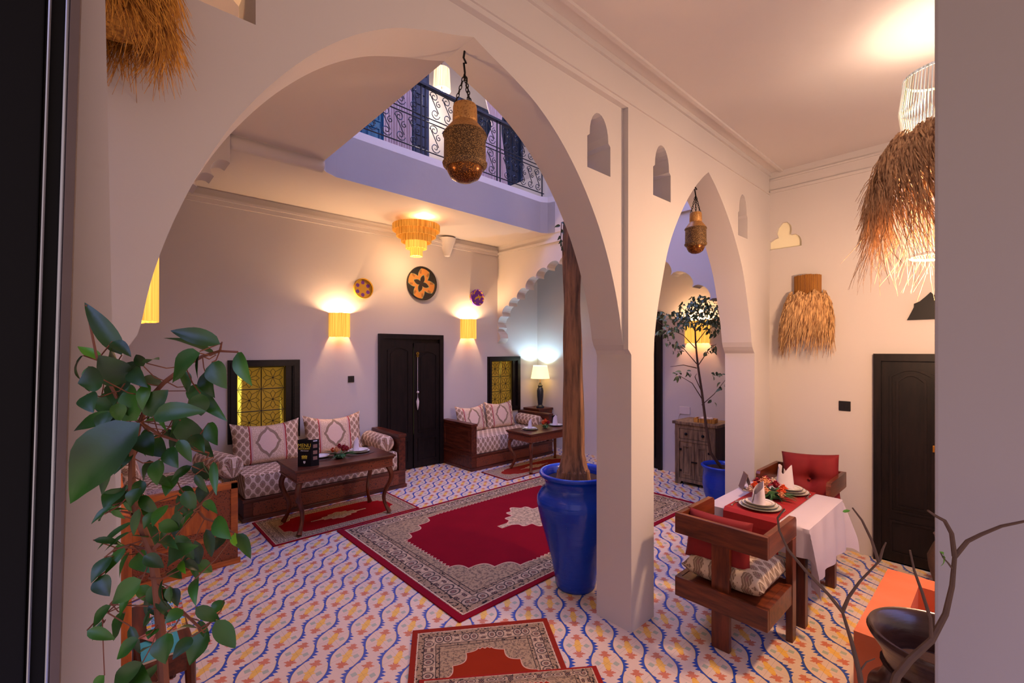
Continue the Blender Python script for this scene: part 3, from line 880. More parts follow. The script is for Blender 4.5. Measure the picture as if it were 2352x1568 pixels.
# ================================================================ balcony railing
rl = thing('balcony_railing', (0, 0, 4.80), 'dark navy wrought iron railing with scrollwork along the upper balcony', 'railing')
def ry(x): return 5.53+(x-2.15)*0.0378
random.seed(11)
mb = MB()
mb.box(2.0, 6.0, -0.035, 0.035, 0.98, 1.02, 0.004); h_ = mb
bmesh.ops.rotate(mb.bm, verts=mb.bm.verts, cent=(0, 0, 0), matrix=Matrix.Rotation(0.0378, 3, 'Z'))
bmesh.ops.translate(mb.bm, verts=mb.bm.verts, vec=(0, 5.53-2.15*0.0378, 0)); mb.build('handrail', 'iron', rl)
for z in (0.08, 0.50, 0.56):
    mb = MB(); mb.tube([(2.05, ry(2.05), z), (5.98, ry(5.98), z)], 0.009, 6); mb.build('rail', 'iron', rl, True)
for x in (2.25, 3.38, 3.45, 4.83, 4.90, 5.93):
    mb = MB(); mb.tube([(x, ry(x), 0), (x, ry(x), 1.0)], 0.014, 6); mb.build('post', 'iron', rl)
def spiral(mb, cx, cz, y, R0, turns, a0, s, r=0.0065):
    pts = []
    for k in range(15):
        t = k/14; a = a0+s*t*turns*2*pi; rr = R0*(1-0.82*t)
        pts.append((cx+rr*cos(a), y, cz+rr*sin(a)))
    mb.tube(pts, r, 4)
def scroll_panel(x0, x1, z0, z1):
    mb = MB(); n = max(2, round((x1-x0)/0.21)); w_ = (x1-x0)/n
    for i in range(n):
        cx = x0+(i+.5)*w_; y = ry(cx); h = z1-z0
        # S scroll: straight diagonal with two curled ends
        mb.tube([(cx-w_*.35, y, z0+h*.86), (cx+w_*.30, y, z0+h*.25)], 0.0065, 4)
        spiral(mb, cx+w_*.05, z0+h*.20, y, w_*.36, 1.4, -0.2, -1)
        spiral(mb, cx-w_*.05, z0+h*.82, y, w_*.34, 1.4, pi, -1)
        spiral(mb, cx+w_*.30, z0+h*.58, y, w_*.22, 1.2, pi/2, 1)
    mb.build('scroll_panel', 'iron', rl)
for a, b in ((2.3, 3.36), (3.5, 4.81), (4.95, 5.9)):
    scroll_panel(a, b, 0.58, 0.97); scroll_panel(a, b, 0.09, 0.49)

# curtains upstairs
def drape(name, x0, x1, z0, z1, y, label, gather=None, shift=0.0):
    mb = MB(); n, m_ = 36, 16; rows = []
    for j in range(m_+1):
        t = j/m_; z = z0+(z1-z0)*t; row = []
        k = 1.0
        if gather is not None: k = 0.22+0.78*min(1, abs(t-gather)/0.42)**0.8
        cx = (x0+x1)/2+shift*(1-k)
        for i in range(n+1):
            u = i/n-0.5
            row.append(mb.bm.verts.new((cx+u*(x1-x0)*k, y+0.035*sin(i*1.7)*k, z)))
        rows.append(row)
    for A, B in zip(rows, rows[1:]):
        for i in range(n): mb.bm.faces.new((A[i], A[i+1], B[i+1], B[i]))
    mb.bm.normal_update(); bmesh.ops.solidify(mb.bm, geom=mb.bm.faces[:], thickness=0.008)
    o = mb.build(name, 'curtain', None, True); return tag(o, label, 'curtain')
drape('curtain', 3.02, 3.42, 4.82, 6.9, 5.95, 'greyish curtain hanging beside the navy post on the upper balcony, left of the lit lamp')
drape('curtain', 4.70, 5.35, 4.82, 7.3, 5.98, 'greyish pink curtain gathered at its middle on the upper balcony, right of the lantern', 0.45, 0.12)
pb = thing('wooden_shutter', (3.62, 6.2, 4.8), 'navy wooden shutter standing open on the upper balcony left of the lit lamp', 'shutter')
mb = MB(); mb.box(0, 0.28, 0, 0.05, 0, 2.1); mb.build('board', 'navy_door', pb)
mb = MB()
for k in range(12): mb.box(0.04, 0.24, -0.012, 0, 0.12+k*.16, 0.24+k*.16, 0.003)
mb.build('louvre', 'navy_door', pb)

# ================================================================ lamps
def half_shade(r, z0, z1, n=40, th=0.006, fac=(pi, 2*pi)):
    mb = MB(); random.seed(5)
    a0, a1 = fac
    for i in range(n):
        a = a0+(a1-a0)*(i+.5)/n
        rr = r*(1+random.uniform(-.012, .012)); dz = random.uniform(-.003, .003)
        mb.tube([(rr*cos(a), rr*sin(a), z0+dz), (rr*cos(a), rr*sin(a), z1+dz)], r*(a1-a0)/n*0.56, 5)
    return mb
def sconce(loc, rz, r, h, label, mat='reed_lit', energy=50, color=WARM, group=None, name='wall_sconce'):
    t = thing(name, loc, label, 'wall lamp', group, rz)
    half_shade(r, 0, h, fac=(pi*1.0, pi*2.0)).build('lamp_shade', mat, t, True)
    for z in (0.012, h-0.012):
        mb = MB(); mb.tube([(r*1.01*cos(a), r*1.01*sin(a), z) for a in [pi+pi*k/24 for k in range(25)]], 0.004, 5); mb.build('rim', mat, t, True)
    mb = MB(); mb.box(-0.03, 0.03, -0.025, 0.0, h*.35, h*.65, 0.004); mb.tube([(0, -.02, h*.5), (0, -r*.5, h*.5)], 0.006, 6); mb.build('bracket', 'brass', t)
    mb = MB(); mb.sphere((0, -r*.5, h*.55), 0.024, 1.3); mb.build('bulb', 'bulb_warm', t, True)
    light('sconce_light', (0, -r*.5, h*.84), energy, color, 0.035, parent=t)
    return t
sconce((2.795, 7.03, 2.26), 0, .155, .37, 'lit yellow reed half-round wall lamp left of the back double door')
sconce((5.28, 7.03, 2.28), 0, .165, .37, 'lit yellow reed half-round wall lamp right of the back double door')
sconce((0.0, 2.62, 2.18), pi/2, .205, .34, 'lit yellow reed wall lamp on the left wall, half hidden by the arch edge', energy=30)
sconce((7.20, 3.40, 2.17), -pi/2, .19, .36, 'lit yellow reed wall lamp above the old cabinet, behind the small tree', energy=38)
t = thing('hanging_lamp', (4.34, 6.5, 6.46), 'lit pale reed lamp glowing above the upper balcony rail', 'lamp')
mb = MB()
for i in range(36):
    a = 2*pi*i/36; mb.tube([(.14*cos(a), .14*sin(a), 0), (.12*cos(a), .12*sin(a), .36)], 0.0125, 5)
mb.build('lamp_shade', 'reed_lit_soft', t, True)
mb = MB(); mb.sphere((0, 0, -0.03), 0.05); mb.build('bulb', 'bulb_cool', t, True)
mb = MB(); mb.tube([(0, 0, 0), (0, 0, 1.44)], 0.005, 6); mb.build('cord', 'iron_black', t)
light('balcony_light', (0, -0.02, -0.14), 20, (1, .86, .72), 0.06, parent=t)

# plaster uplighter
t = thing('wall_uplighter', (4.80, 7.03, 3.78), 'white plaster half-cone wall uplighter right of the reed chandelier', 'wall lamp')
MB().lathe([(0.02, 0), (0.06, 0.02), (0.13, 0.22), (0.17, 0.34), (0.16, 0.34), (0.12, 0.20), (0.05, 0.03)], 20, a0=pi, a1=2*pi).build('shade', 'plaster', t, True)

# tiered reed chandelier
t = thing('tiered_chandelier', (3.80, 6.42, 3.56), 'tiered round yellow reed ceiling lamp hanging under the back gallery ceiling', 'ceiling lamp')
for i, (r, z0, z1) in enumerate(((.36, .40, .50), (.30, .31, .42), (.225, .22, .33), (.155, .12, .24), (.085, .0, .14))):
    mb = MB()
    n = int(r*220)
    for k in range(n):
        a = 2*pi*k/n; mb.tube([(r*cos(a), r*sin(a), z0), (r*cos(a), r*sin(a), z1)], pi*r/n*1.05, 4)
    mb.lathe([(r*.97, z1-.006), (r*1.0, z1), (max(.02, r-.10), z1), (max(.02, r-.10), z1-.004)], 32)
    mb.build('reed_tier', ('reed_amber', 'reed_amber', 'reed_amber', 'reed_lit', 'reed_lit')[i], t, True)
mb = MB(); mb.tube([(0, 0, .48), (0, 0, .59)], .02, 8); mb.build('ceiling_rod', 'brass', t)
light('chandelier_light', (0, -.25, .52), 15, WARM, 0.05, parent=t)
light('chandelier_light', (0, 0, -.10), 20, WARM, 0.05, parent=t)

# brass lanterns on chains
def chain(mb, p0, p1, link=0.035, r=0.0028):
    p0, p1 = Vector(p0), Vector(p1); L = (p1-p0).length; n = max(2, int(L/(link*0.72))); d = (p1-p0).normalized()
    u = d.orthogonal().normalized(); v = d.cross(u)
    for i in range(n):
        c = p0+(p1-p0)*(i+.5)/n; s = u if i % 2 else v
        mb.tube([c+d*link*.5*cos(a)+s*link*.24*sin(a) for a in [2*pi*k/8 for k in range(9)]], r, 4)
def lantern(loc, apexz, k, label, rk=1.0):
    """k scale; loc is the bottom of the dome"""
    t = thing('brass_lantern', loc, label, 'lantern')
    P = lambda L: [(r*k*rk, z*k) for r, z in L]
    MB().lathe(P([(.004, 0), (.05, .012), (.085, .04), (.103, .085), (.108, .12)]), 28).build('dome', 'brass_dome', t, True)
    MB().lathe(P([(.112, .11), (.128, .13), (.132, .15), (.124, .155), (.122, .36), (.130, .37), (.126, .385)]), 32).build('body', 'brass_pierced', t, True)
    MB().lathe(P([(.126, .385), (.118, .40), (.082, .46), (.070, .475), (.072, .49)]), 32).build('shoulder', 'brass', t, True)
    MB().lathe(P([(.070, .485), (.073, .49), (.070, .60), (.066, .615), (.060, .615)]), 28).build('neck', 'brass', t, True)
    top = apexz-loc[2]
    mb = MB(); zc = top-0.11
    for q in range(3):
        a = 2*pi*q/3+.4; chain(mb, (.060*rk*k*cos(a), .060*rk*k*sin(a), .61*k), (0, 0, zc), 0.035*k+.006)
    mb.tube([(0, 0, zc), (0.0, 0.01, zc+.06), (0, -.01, top-.06), (0, .012, top-.02), (0, 0, top+.02)], 0.006, 6)
    mb.build('chain', 'iron_black', t, True)
    light('lantern_light', (0, 0, .28*k), 0.6, (1, .6, .25), 0.02, parent=t)
    return t
lantern((1.485, 2.0, 2.965), 3.67, 0.68, 'large pierced brass lantern hanging on chains from the tip of the big arch', 1.36)
lantern((4.19, 2.0, 2.965), 3.63, 0.63, 'small pierced brass lantern hanging on chains in the narrow right arch', 1.22)

# straw lamps
def straw_skirt(mb, r, ztop, L, n, w0, flare=0.10, seed=1, a0=0, a1=2*pi, swirl=0.35, z_off=0.0, wild=0.08, rtop=None):
    rnd = random.Random(seed)
    for i in range(n):
        a = a0+(a1-a0)*rnd.random(); lay = rnd.random()
        r0 = r*(0.80+0.2*lay); LL = L*(0.62+0.5*rnd.random()); sw = swirl*rnd.uniform(.3, 1.4)
        zt = ztop-lay*L*.35+z_off; pts = []
        wx, wy = rnd.uniform(-wild, wild), rnd.uniform(-wild, wild)
        for k in range(5):
            t = k/4; aa = a+sw*t
            if rtop is None: rr = r0+flare*(1-(1-t)**2)+lay*.02
            else: rr = (rtop+(r-rtop)*(lay*.9) if False else rtop+(r-rtop)*(1-(1-min(1, t+lay*.55))**2.2))+flare*t*t+rnd.uniform(-.008, .012)
            pts.append((rr*cos(aa)+wx*t*t, rr*sin(aa)+wy*t*t, zt-LL*t+0.02*sin(a*7+t*3)))
        mb.strand(pts, w0*rnd.uniform(.6, 1.3))
def cage(r0, r1, z0, z1, n, rad):
    mb = MB()
    for i in range(n):
        a = 2*pi*i/n
        mb.tube([(r0*cos(a), r0*sin(a), z0), ((r0+r1)/2*1.12*cos(a), (r0+r1)/2*1.12*sin(a), (z0+z1)/2), (r1*cos(a), r1*sin(a), z1)], rad, 4)
    for z, r in ((z0, r0), (z1, r1)): mb.tube([(r*cos(a), r*sin(a), z) for a in [2*pi*k/32 for k in range(33)]], rad*2.2, 6)
    return mb
t = thing('straw_pendant_lamp', (3.86, 0.27, 2.64), 'big pendant lamp of reed cages and a shaggy straw skirt, cut by the right jamb', 'ceiling lamp')
cage(.19, .19, .74, 1.12, 70, .0035).build('upper_cage', 'reed_pale', t, True)
mb = MB(); straw_skirt(mb, .345, .79, .54, 1900, .0050, .03, 3, swirl=.5, wild=.06, rtop=.20); straw_skirt(mb, .33, .46, .50, 330, .0030, .06, 9, swirl=.3, wild=.12)
mb.lathe([(.19, .77), (.24, .74), (.28, .64), (.31, .48), (.30, .48), (.27, .63), (.23, .72), (.18, .76)], 30, rib=.02)
mb.build('straw_skirt', 'straw_brown', t)
cage(.16, .26, .0, .42, 60, .004).build('lower_cage', 'reed_pale', t, True)
mb = MB(); mb.sphere((0, 0, .80), .05); mb.build('bulb', 'bulb_cool', t, True)
mb = MB(); mb.tube([(0, 0, .80), (0, 0, 1.44)], .006, 6); mb.build('cord', 'iron_black', t)
light('pendant_light', (0, 0, .93), 24, (1, .70, .52), 0.07, parent=t)
light('pendant_light', (0, 0, -.14), 125, (1, .60, .36), 0.10, parent=t)

t = thing('straw_wall_lamp', (5.70, 1.47, 2.08), 'straw fringed wall lamp with a brown reed collar on the right wall', 'wall lamp')
half_shade(.12, .56, .78, 30, fac=(pi*.5, pi*1.5)).build('reed_collar', 'reed_dim', t, True)
mb = MB(); straw_skirt(mb, .235, .60, .50, 900, .0055, .015, 5, pi*.5, pi*1.5, swirl=-.35, wild=.03, rtop=.15)
mb.lathe([(.13, .57), (.17, .55), (.20, .40), (.19, .12), (.18, .12), (.19, .40), (.15, .54)], 20, a0=pi*.5, a1=pi*1.5)
mb.build('straw_skirt', 'straw', t)
t = thing('straw_wall_lamp', (0.02, 1.70, 2.89), 'golden shaggy straw wall lamp at the top left, cut by the left jamb', 'wall lamp')
mb = MB(); straw_skirt(mb, .115, .62, .24, 1500, .0022, .03, 8, 0, 2*pi, swirl=.3, wild=.05); straw_skirt(mb, .115, .42, .24, 1900, .0022, .03, 18, 0, 2*pi, swirl=.3, wild=.05); straw_skirt(mb, .11, .27, .22, 1900, .0022, .03, 28, 0, 2*pi, swirl=.3, wild=.06); mb.lathe([(.02, .5), (.09, .48), (.11, .3), (.10, .08), (.09, .08)], 20); mb.build('straw_skirt', 'straw_gold', t)
t['label'] = 'golden shaggy straw wall lamp at the top left, cut by the left jamb'

# baskets on the back wall
def basket(x, z, r, mat, label, d=0.06):
    t = thing('woven_basket', (x, 7.03, z), label, 'basket')
    MB().lathe([(0.001, -d*.35), (r*.7, -d*.4), (r*.92, -d*.55), (r, -d), (r*1.02, -d*.95), (r*.97, -.0), (0.001, 0)], 36, axis='y').build('bowl', mat, t, True)
    mb = MB(); mb.tube([(r*cos(a), -d, r*sin(a)) for a in [2*pi*k/36 for k in range(37)]], .009, 6); mb.build('rim', mat, t, True)
    return t
def basket_mat(kind):
    m = Mat('woven basket '+kind, 0.7)
    x, y, z = m.xyz(); r = f_len(x, z); a = f_atan2(z, x)
    weave = m.noise(120, 1)
    if kind == 'big':
        q = r/0.28
        t1 = f_abs(f_cell(a+0.3+pi/4, pi/2))/(pi/4); t2 = 1-t1
        petal = q < (0.56-0.40*t1)
        pedge = q < (0.61-0.40*t1)
        wedge = q > (0.52+0.62*t2*1.25)
        wedge = f_or(wedge, q > 0.95)
        wedg2 = q > (0.46+0.62*t2*1.25)
        notch = (q > 0.62)*(q < 0.86)*(f_abs(f_cell(a+0.3+pi/4, pi/4)) < 0.10)
        c = m.mix(weave*.5, sq('#d08a3c'), sq('#b07030'))
        c = m.mix(f_or(wedg2, pedge), c, sq('#8c9c74')); c = m.mix(wedge, c, sq('#221e18')); c = m.mix(petal, c, sq('#2c2016'))
        c = m.mix(notch*0.6, c, sq('#6c4a28'))
    else:
        c1, c2 = (('#b88c18', '#6a2c8a') if kind == 'yellow' else ('#6c2c9c', '#c8a020'))
        n = m.noise(16, 1)
        u = f_abs(f_cell(a, pi/3)); sp = f_len(u*r, r-.10) < 0.030
        c = m.mix(sp, sq(c1), sq(c2)) if kind == 'yellow' else m.mix(n > 0.56, sq(c1), sq(c2))
    m.color(c); m.bump(f_sin(r*600), 0.4, 0.002); return m.m
basket(4.25, 3.235, .29, basket_mat('big'), 'large round flat basket with black and orange star, above the back door')
basket(3.17, 3.045, .155, basket_mat('yellow'), 'small round yellow basket with purple spots, left of the large basket')
basket(5.48, 3.08, .155, basket_mat('purple'), 'small round purple basket with yellow spots, right of the large basket')

# switches
def switch(name, loc, rz, label):
    t = thing(name, loc, label, 'light switch', None, rz)
    mb = MB(); mb.box(-.05, .05, -.012, 0, -.05, .05, .004); mb.build('plate', 'black_plastic', t)
    mb = MB(); mb.box(-.028, -.004, -.018, -.012, -.025, .025, .002); mb.box(.004, .028, -.018, -.012, -.025, .025, .002); mb.build('rocker', 'black_plastic', t)
switch('light_switch', (2.985, 7.03, 1.60), 0, 'black square switch on the back wall between the window and double door')
switch('light_switch', (5.70, 1.14, 1.48), -pi/2, 'black square switch on the right wall beside the black door')
# black ornamental hood over the right door
hp = [(0.0, 0), (0.03, .07), (.05, .12), (.05, .15), (.09, .17), (.13, .21), (.165, .25), (.20, .21), (.24, .17), (.28, .15), (.28, .12), (.30, .07), (.33, 0)]
mb = MB(); mb.plate([(.32+p[0], 2.34+p[1]) for p in hp], [], 5.67, 5.70, 'x')
tag(mb.build('wall_ornament', 'menu_black'), 'black pointed ornamental panel on the right wall above the black door', 'ornament')

# ================================================================ sofas
def sofa(name, loc, W, arms, label, D=.88):
    t = thing(name, loc, label, 'sofa')
    mb = MB(); mb.box(0, W, 0, D, 0, .25, .006); mb.box(-.015, W+.015, -.015, D, 0, .05, .004); mb.box(-.012, W+.012, -.012, D, .235, .265, .004); mb.build('base', 'wood_x', t)
    mb = MB(); mb.box(.10, W-.12, -.008, 0.002, .06, .22, .003); mb.build('carved_rail', 'carved', t)
    for s in arms:
        x0, x1 = (0.0, .11) if s == 'l' else (W-.11, W)
        mb = MB(); mb.box(x0, x1, 0, D, .25, .76, .006); mb.box(x0-.012, x1+.012, -.012, D, .755, .80, .008)
        mb.plate([(.06, .33), (D-.06, .33), (D-.06, .70), (.06, .70)], [[(.10, .37), (.10, .66), (D-.10, .66), (D-.10, .37)]], (x0-.01 if s == 'l' else x1), (x0 if s == 'l' else x1+.01), 'x')
        mb.build('armrest', 'wood_y', t)
    a = .115 if 'l' in arms else 0.01; b = W-.115 if 'r' in arms else W-.01
    mb = MB(); mb.box(a, b, .015, D-.02, .262, .545, .045); mb.build('seat_mattress', 'uph_seat', t, True)
    return t
sofa('sofa', (1.30, 6.14, 0), 2.15, 'r', 'carved dark wood sofa with lattice seat left of the double door, under the wide window')
sofa('sofa', (4.70, 6.14, 0), 2.02, 'lr', 'carved dark wood sofa with brown lattice seat under the small window, by the table lamp')
# left sofa along the wall with its orange end panel
t = thing('daybed', (0.06, 5.06, 0), 'orange-brown carved sofa end panel at the left wall behind the leafy plant', 'sofa')
mb = MB(); mb.box(0, .96, 0, .05, 0, .78); mb.build('end_board', 'orange_z', t)
mb = MB()
mb.box(0, .96, -.02, 0, .72, .78, .004); mb.box(.90, .96, -.02, 0, .30, .78, .004); mb.box(0, .06, -.02, 0, .06, .78, .004); mb.box(-.0, .98, -.035, 0, 0, .05, .004); mb.box(0, .96, -.02, 0, .26, .31, .004); mb.build('rail_frame', 'orange_x', t)
mb = MB(); mb.box(.0, .96, -.012, 0, .05, .26); 
mb.plate([(.06, .31), (.90, .31), (.90, .72), (.06, .72)], [[(.06+.42-.36*cos(pi*k/12)*(1 if True else 0), .36+.30*sin(pi*k/12)) for k in range(13)]], -.010, 0); mb.build('carved_panel', 'carved_orange', t)
mb = MB(); mb.box(.0, .90, .05, 1.9, 0, .26); mb.build('base', 'wood_y', t)
mb = MB(); mb.box(.0, .985, .055, 1.02, .262, .60, .05); mb.build('seat_mattress', 'scroll', t, True)
mb = MB(); mb.box(.0, 1.05, 1.06, 1.93, .262, .56, .05); mb.build('corner_mattress', 'uph_seat', t, True)

def cushion(loc, w_, h, d, rx, rz, label, sag=.05, name='cushion', mat='cushion'):
    t = thing(name, loc, label, 'cushion', None, rz)
    o = MB().pillow(w_, h, d, 16, (0, 0, h/2), rx=rx, sag=sag).build('cushion_cover', mat, None, True, 1.5)
    # rotate the object, not the mesh, so the pattern stays square to the cover
    COL.objects.unlink(o); bpy.data.objects.remove(o)
    o = MB().pillow(w_, h, d, 16, sag=sag).build('cover', mat, t, True, 1.5)
    o.location = (0, 0, h/2*cos(rx)); o.rotation_euler = (rx, 0, 0)
    return t
cushion((1.72, 6.80, .53), .86, .58, .17, radians(-14), 0, 'patterned brown cushion with red stripes leaning under the wide window')
cushion((2.62, 6.80, .53), .84, .60, .17, radians(-14), radians(-4), 'patterned cushion with pale medallion on the left sofa beside the double door', .07)
cushion((5.20, 6.80, .53), .72, .52, .16, radians(-14), radians(4), 'patterned cushion on the right sofa nearest the double door')
cushion((5.92, 6.82, .53), .70, .54, .16, radians(-14), radians(-3), 'pale patterned cushion on the right sofa under the small window')
cushion((0.24, 5.62, .60), .74, .54, .16, radians(-12), radians(90), 'patterned cushion on the left wall sofa seen through the leaves')
def bolster(loc, L, r, rz, label):
    t = thing('bolster', loc, label, 'bolster', None, rz)
    prof = [(.006, -.004), (r*.45, .0), (r*.85, .012), (r*.99, .05), (r, .10), (r, L-.10), (r*.99, L-.05), (r*.85, L-.012), (r*.45, L), (.006, L+.004)]
    MB().lathe(prof, 28, (0, 0, r), rib=.0, axis='y').build('cover', 'uph_bolster', t, True)
    mb = MB(); mb.sphere((0, -.004, r), .014); 
    for k in range(14):
        a = 2*pi*k/14; mb.tube([(.012*cos(a), -.004, r+.012*sin(a)), (r*.8*cos(a), .006, r+r*.8*sin(a))], .004, 4)
    mb.build('gathered_end', 'uph_bolster', t, True)
    return t
bolster((3.20, 6.22, .535), .70, .125, 0, 'round brocade bolster against the wooden armrest of the left sofa')
bolster((1.18, 6.05, .56), .78, .135, radians(14), 'round brocade bolster at the left corner between the two left sofas')
bolster((6.46, 6.25, .535), .66, .115, radians(-4), 'round brocade bolster at the right end of the right sofa')
# lamp cabinet in the corner and the table lamp
t = thing('corner_cabinet', (6.80, 6.93, 0), 'low carved wooden corner stand under the table lamp', 'cabinet')
mb = MB(); mb.box(-.02, .38, -.36, .09, 0, .80, .006); mb.build('body', 'wood_z', t); mb = MB(); mb.box(-.04, .39, -.38, .09, .80, .84, .006); mb.build('top', 'wood_x', t)
t = thing('table_lamp', (6.97, 6.72, .84), 'lit table lamp with cream shade and dark ceramic base in the back corner', 'table lamp')
MB().lathe([(.001, 0), (.085, 0), (.085, .03), (.06, .045), (.045, .07), (.055, .12), (.068, .24), (.072, .36), (.058, .42), (.04, .44), (.052, .455), (.052, .47), (.03, .49), (.02, .53), (.001, .53)], 28).build('base', 'grey_glaze', t, True)
MB().lathe([(.20, .62), (.15, .89), (.147, .89), (.197, .62)], 40).build('lamp_shade', 'lamp_shade', t, True)
mb = MB(); mb.tube([(0, 0, .53), (0, 0, .64)], .007, 6); mb.build('stem', 'brass', t); 
mb = MB(); mb.sphere((0, 0, .70), .035); mb.build('bulb', 'bulb_cool', t, True)
light('table_lamp_light', (0, 0, .78), 36, (.36, .70, 1.0), 0.03, parent=t)
t = thing('black_menu_stand', (6.36, 5.76, .637), 'small black card stand on the right coffee table beside the trunk', 'card')
mb = MB(); mb.box(-.06, .06, -.01, .01, .04, .20, .002); mb.build('card', 'menu_black', t)
mb = MB(); mb.box(-.06, .06, -.05, .05, .04, .048); mb.build('foot', 'menu_black', t)

# ================================================================ coffee tables
def coffee_table(loc, W, D, Hh, label):
    t = thing('coffee_table', loc, label, 'coffee table')
    mb = MB(); mb.box(-.05, W+.05, -.05, D+.05, Hh-.025, Hh, .006); mb.box(-.035, W+.035, -.035, D+.035, Hh-.045, Hh-.025, .004); mb.build('tabletop', 'wood_x', t)
    mb = MB(); mb.box(-.02, W+.02, -.02, D+.02, Hh-.13, Hh-.045, .003); mb.box(-.028, W+.028, -.028, D+.028, Hh-.145, Hh-.13, .003); mb.build('carved_apron', 'carved', t)
    for (sx, x) in ((-1, .03), (1, W-.03)):
        for (sy, y) in ((-1, .03), (1, D-.03)):
            mb = MB(); pts, rad = [], []
            for k in range(17):
                s = k/16; z = (Hh-.13)*(1-s)
                off = .055*sin(pi*min(s/.45, 1))*(1 if s < .45 else 0)-.045*sin(pi*max(0, (s-.45)/.45))*(1 if s < .9 else 0)+.03*max(0, (s-.88)/.12)
                pts.append((x+sx*off*.7, y+sy*off*.7, max(z, .012))); rad.append(.036-.018*s+(.014*max(0, (s-.85)/.15)))
            mb.tube(pts, rad, 8); mb.build('leg', 'oak_z', t, True)
    return t
coffee_table((1.64, 5.25, 0.012), 1.10, .58, .735, 'carved cabriole-legged coffee table holding the menu, before the left sofa')
coffee_table((5.30, 5.32, 0.012), 1.16, .52, .665, 'carved cabriole-legged coffee table before the right sofa, behind the blue pot')

def plate_set(loc, r, label, n=2, dark=False, grp=None):
    for i in range(n):
        rr = r*(1-.15*i); z = loc[2]+i*.014
        t = thing('dinner_plate', (loc[0], loc[1], z), label[i], 'plate', grp)
        MB().lathe([(.001, .004), (rr*.6, .004), (rr*.72, .010), (rr, .020), (rr, .023), (rr*.72, .014), (rr*.58, .008), (.001, .008)], 40).build('plate_body', 'china', t, True)
        mb = MB(); mb.tube([(rr*cos(a), rr*sin(a), .0215) for a in [2*pi*k/40 for k in range(41)]], .0028, 5); mb.build('rim', 'china_rim', t, True)
        mb = MB(); mb.tube([(rr*.8*cos(a), rr*.8*sin(a), .0165) for a in [2*pi*k/40 for k in range(41)]], .0016, 4); mb.build('inner_ring', 'china_rim', t, True)
def napkin(loc, h, w_, rz, label, kind='point'):
    t = thing('folded_napkin', loc, label, 'napkin', None, rz)
    mb = MB(); n = 24
    rows = []
    for j in range(9):
        tt = j/8; row = []
        for i in range(n+1):
            a = -pi*0.95+2*pi*.95*i/n*1.0
            front = (cos(a)+1)/2
            hh = h*(0.40+0.60*max(0, 1-abs(a)/2.6)**.75) if kind == 'point' else h*(0.60+.40*abs(sin(a*1.0+.7)))
            wv = w_/2*(1-.28*tt)*(1+.05*sin(3*a))
            row.append(mb.bm.verts.new((wv*sin(a)*1.0, -wv*.62*cos(a), hh*tt)))
        rows.append(row)
    for A, B in zip(rows, rows[1:]):
        for i in range(n): mb.bm.faces.new((A[i], A[i+1], B[i+1], B[i]))
    mb.bm.normal_update(); bmesh.ops.solidify(mb.bm, geom=mb.bm.faces[:], thickness=.004)
    mb.build('napkin_cloth', 'napkin', t, True, .9)
    return t
def placemat(loc, a, b, label):
    mb = MB(); mb.plate([(loc[0]+a*cos(2*pi*k/32), loc[1]+b*sin(2*pi*k/32)) for k in range(32)], [], loc[2], loc[2]+.004, 'z')
    tag(mb.build('placemat', 'terracotta'), label, 'placemat')
def flower(mbs, c, r, key, seed):
    rnd = random.Random(seed); mb = mbs.setdefault(key, MB())
    mb.sphere(c, r*.55, 1.0, 8, 6)
    for ring, (n, rr, tl) in enumerate(((5, .42, .9), (7, .75, .5), (8, 1.0, .15))):
        for k in range(n):
            a = 2*pi*k/n+ring*.5+rnd.random()*.3
            b = Vector(c)+Vector((cos(a)*r*rr*.4, sin(a)*r*rr*.4, -r*.2)); tip = Vector(c)+Vector((cos(a)*r*rr, sin(a)*r*rr, r*tl))
            mb.leaf(b, tip, r*.95, (-cos(a), -sin(a), 1), .25, 4, .15)
def bouquet(loc, blooms, greens, label, rad, seed=2):
    t = thing('flower_arrangement', loc, label, 'flowers'); rnd = random.Random(seed); mbs = {}
    mb = MB()
    for k in range(greens):
        a = rnd.random()*2*pi; L = rad*rnd.uniform(.8, 1.5)
        mb.leaf((0, 0, .02), (cos(a)*L, sin(a)*L, rnd.uniform(.004, .07)), .028, (0, 0, 1), .10, 5)
    mb.sphere((0, 0, .025), rad*.5, .4, 10, 5)
    mb.build('greenery', 'green_stem', t, True)
    for i, (x, y, z, r, key) in enumerate(blooms): flower(mbs, (x, y, z), r, key, seed+i)
    for key, m_ in mbs.items(): m_.build('blooms', key, t, True)
    return t
TZ = .748
placemat((2.47, 5.58, TZ), .20, .13, 'dark oval placemat under the plates on the left coffee table')
placemat((1.98, 5.62, TZ), .18, .12, 'dark oval placemat beside the menu on the left coffee table')
plate_set((2.49, 5.62, TZ+.0045), .135, ('wide white plate at the right of the left coffee table', 'smaller white plate stacked at the right of the left coffee table'))
napkin((2.46, 5.64, TZ+.028), .17, .10, .4, 'white folded napkin standing on the plates of the left coffee table')
plate_set((2.02, 5.66, TZ+.0045), .115, ('white patterned plate behind the menu card on the left coffee table',), 1)
bouquet((2.20, 5.50, TZ), [(-.05, -.01, .10, .05, 'rose_peach'), (.03, -.03, .11, .055, 'rose_red'), (.09, .02, .09, .045, 'rose_red'), (.01, .05, .12, .05, 'rose_red'), (.06, .0, .14, .03, 'rose_white'), (-.07, .05, .09, .04, 'rose_orange')], 22, 'red and peach flower bunch on the left coffee table', .15)
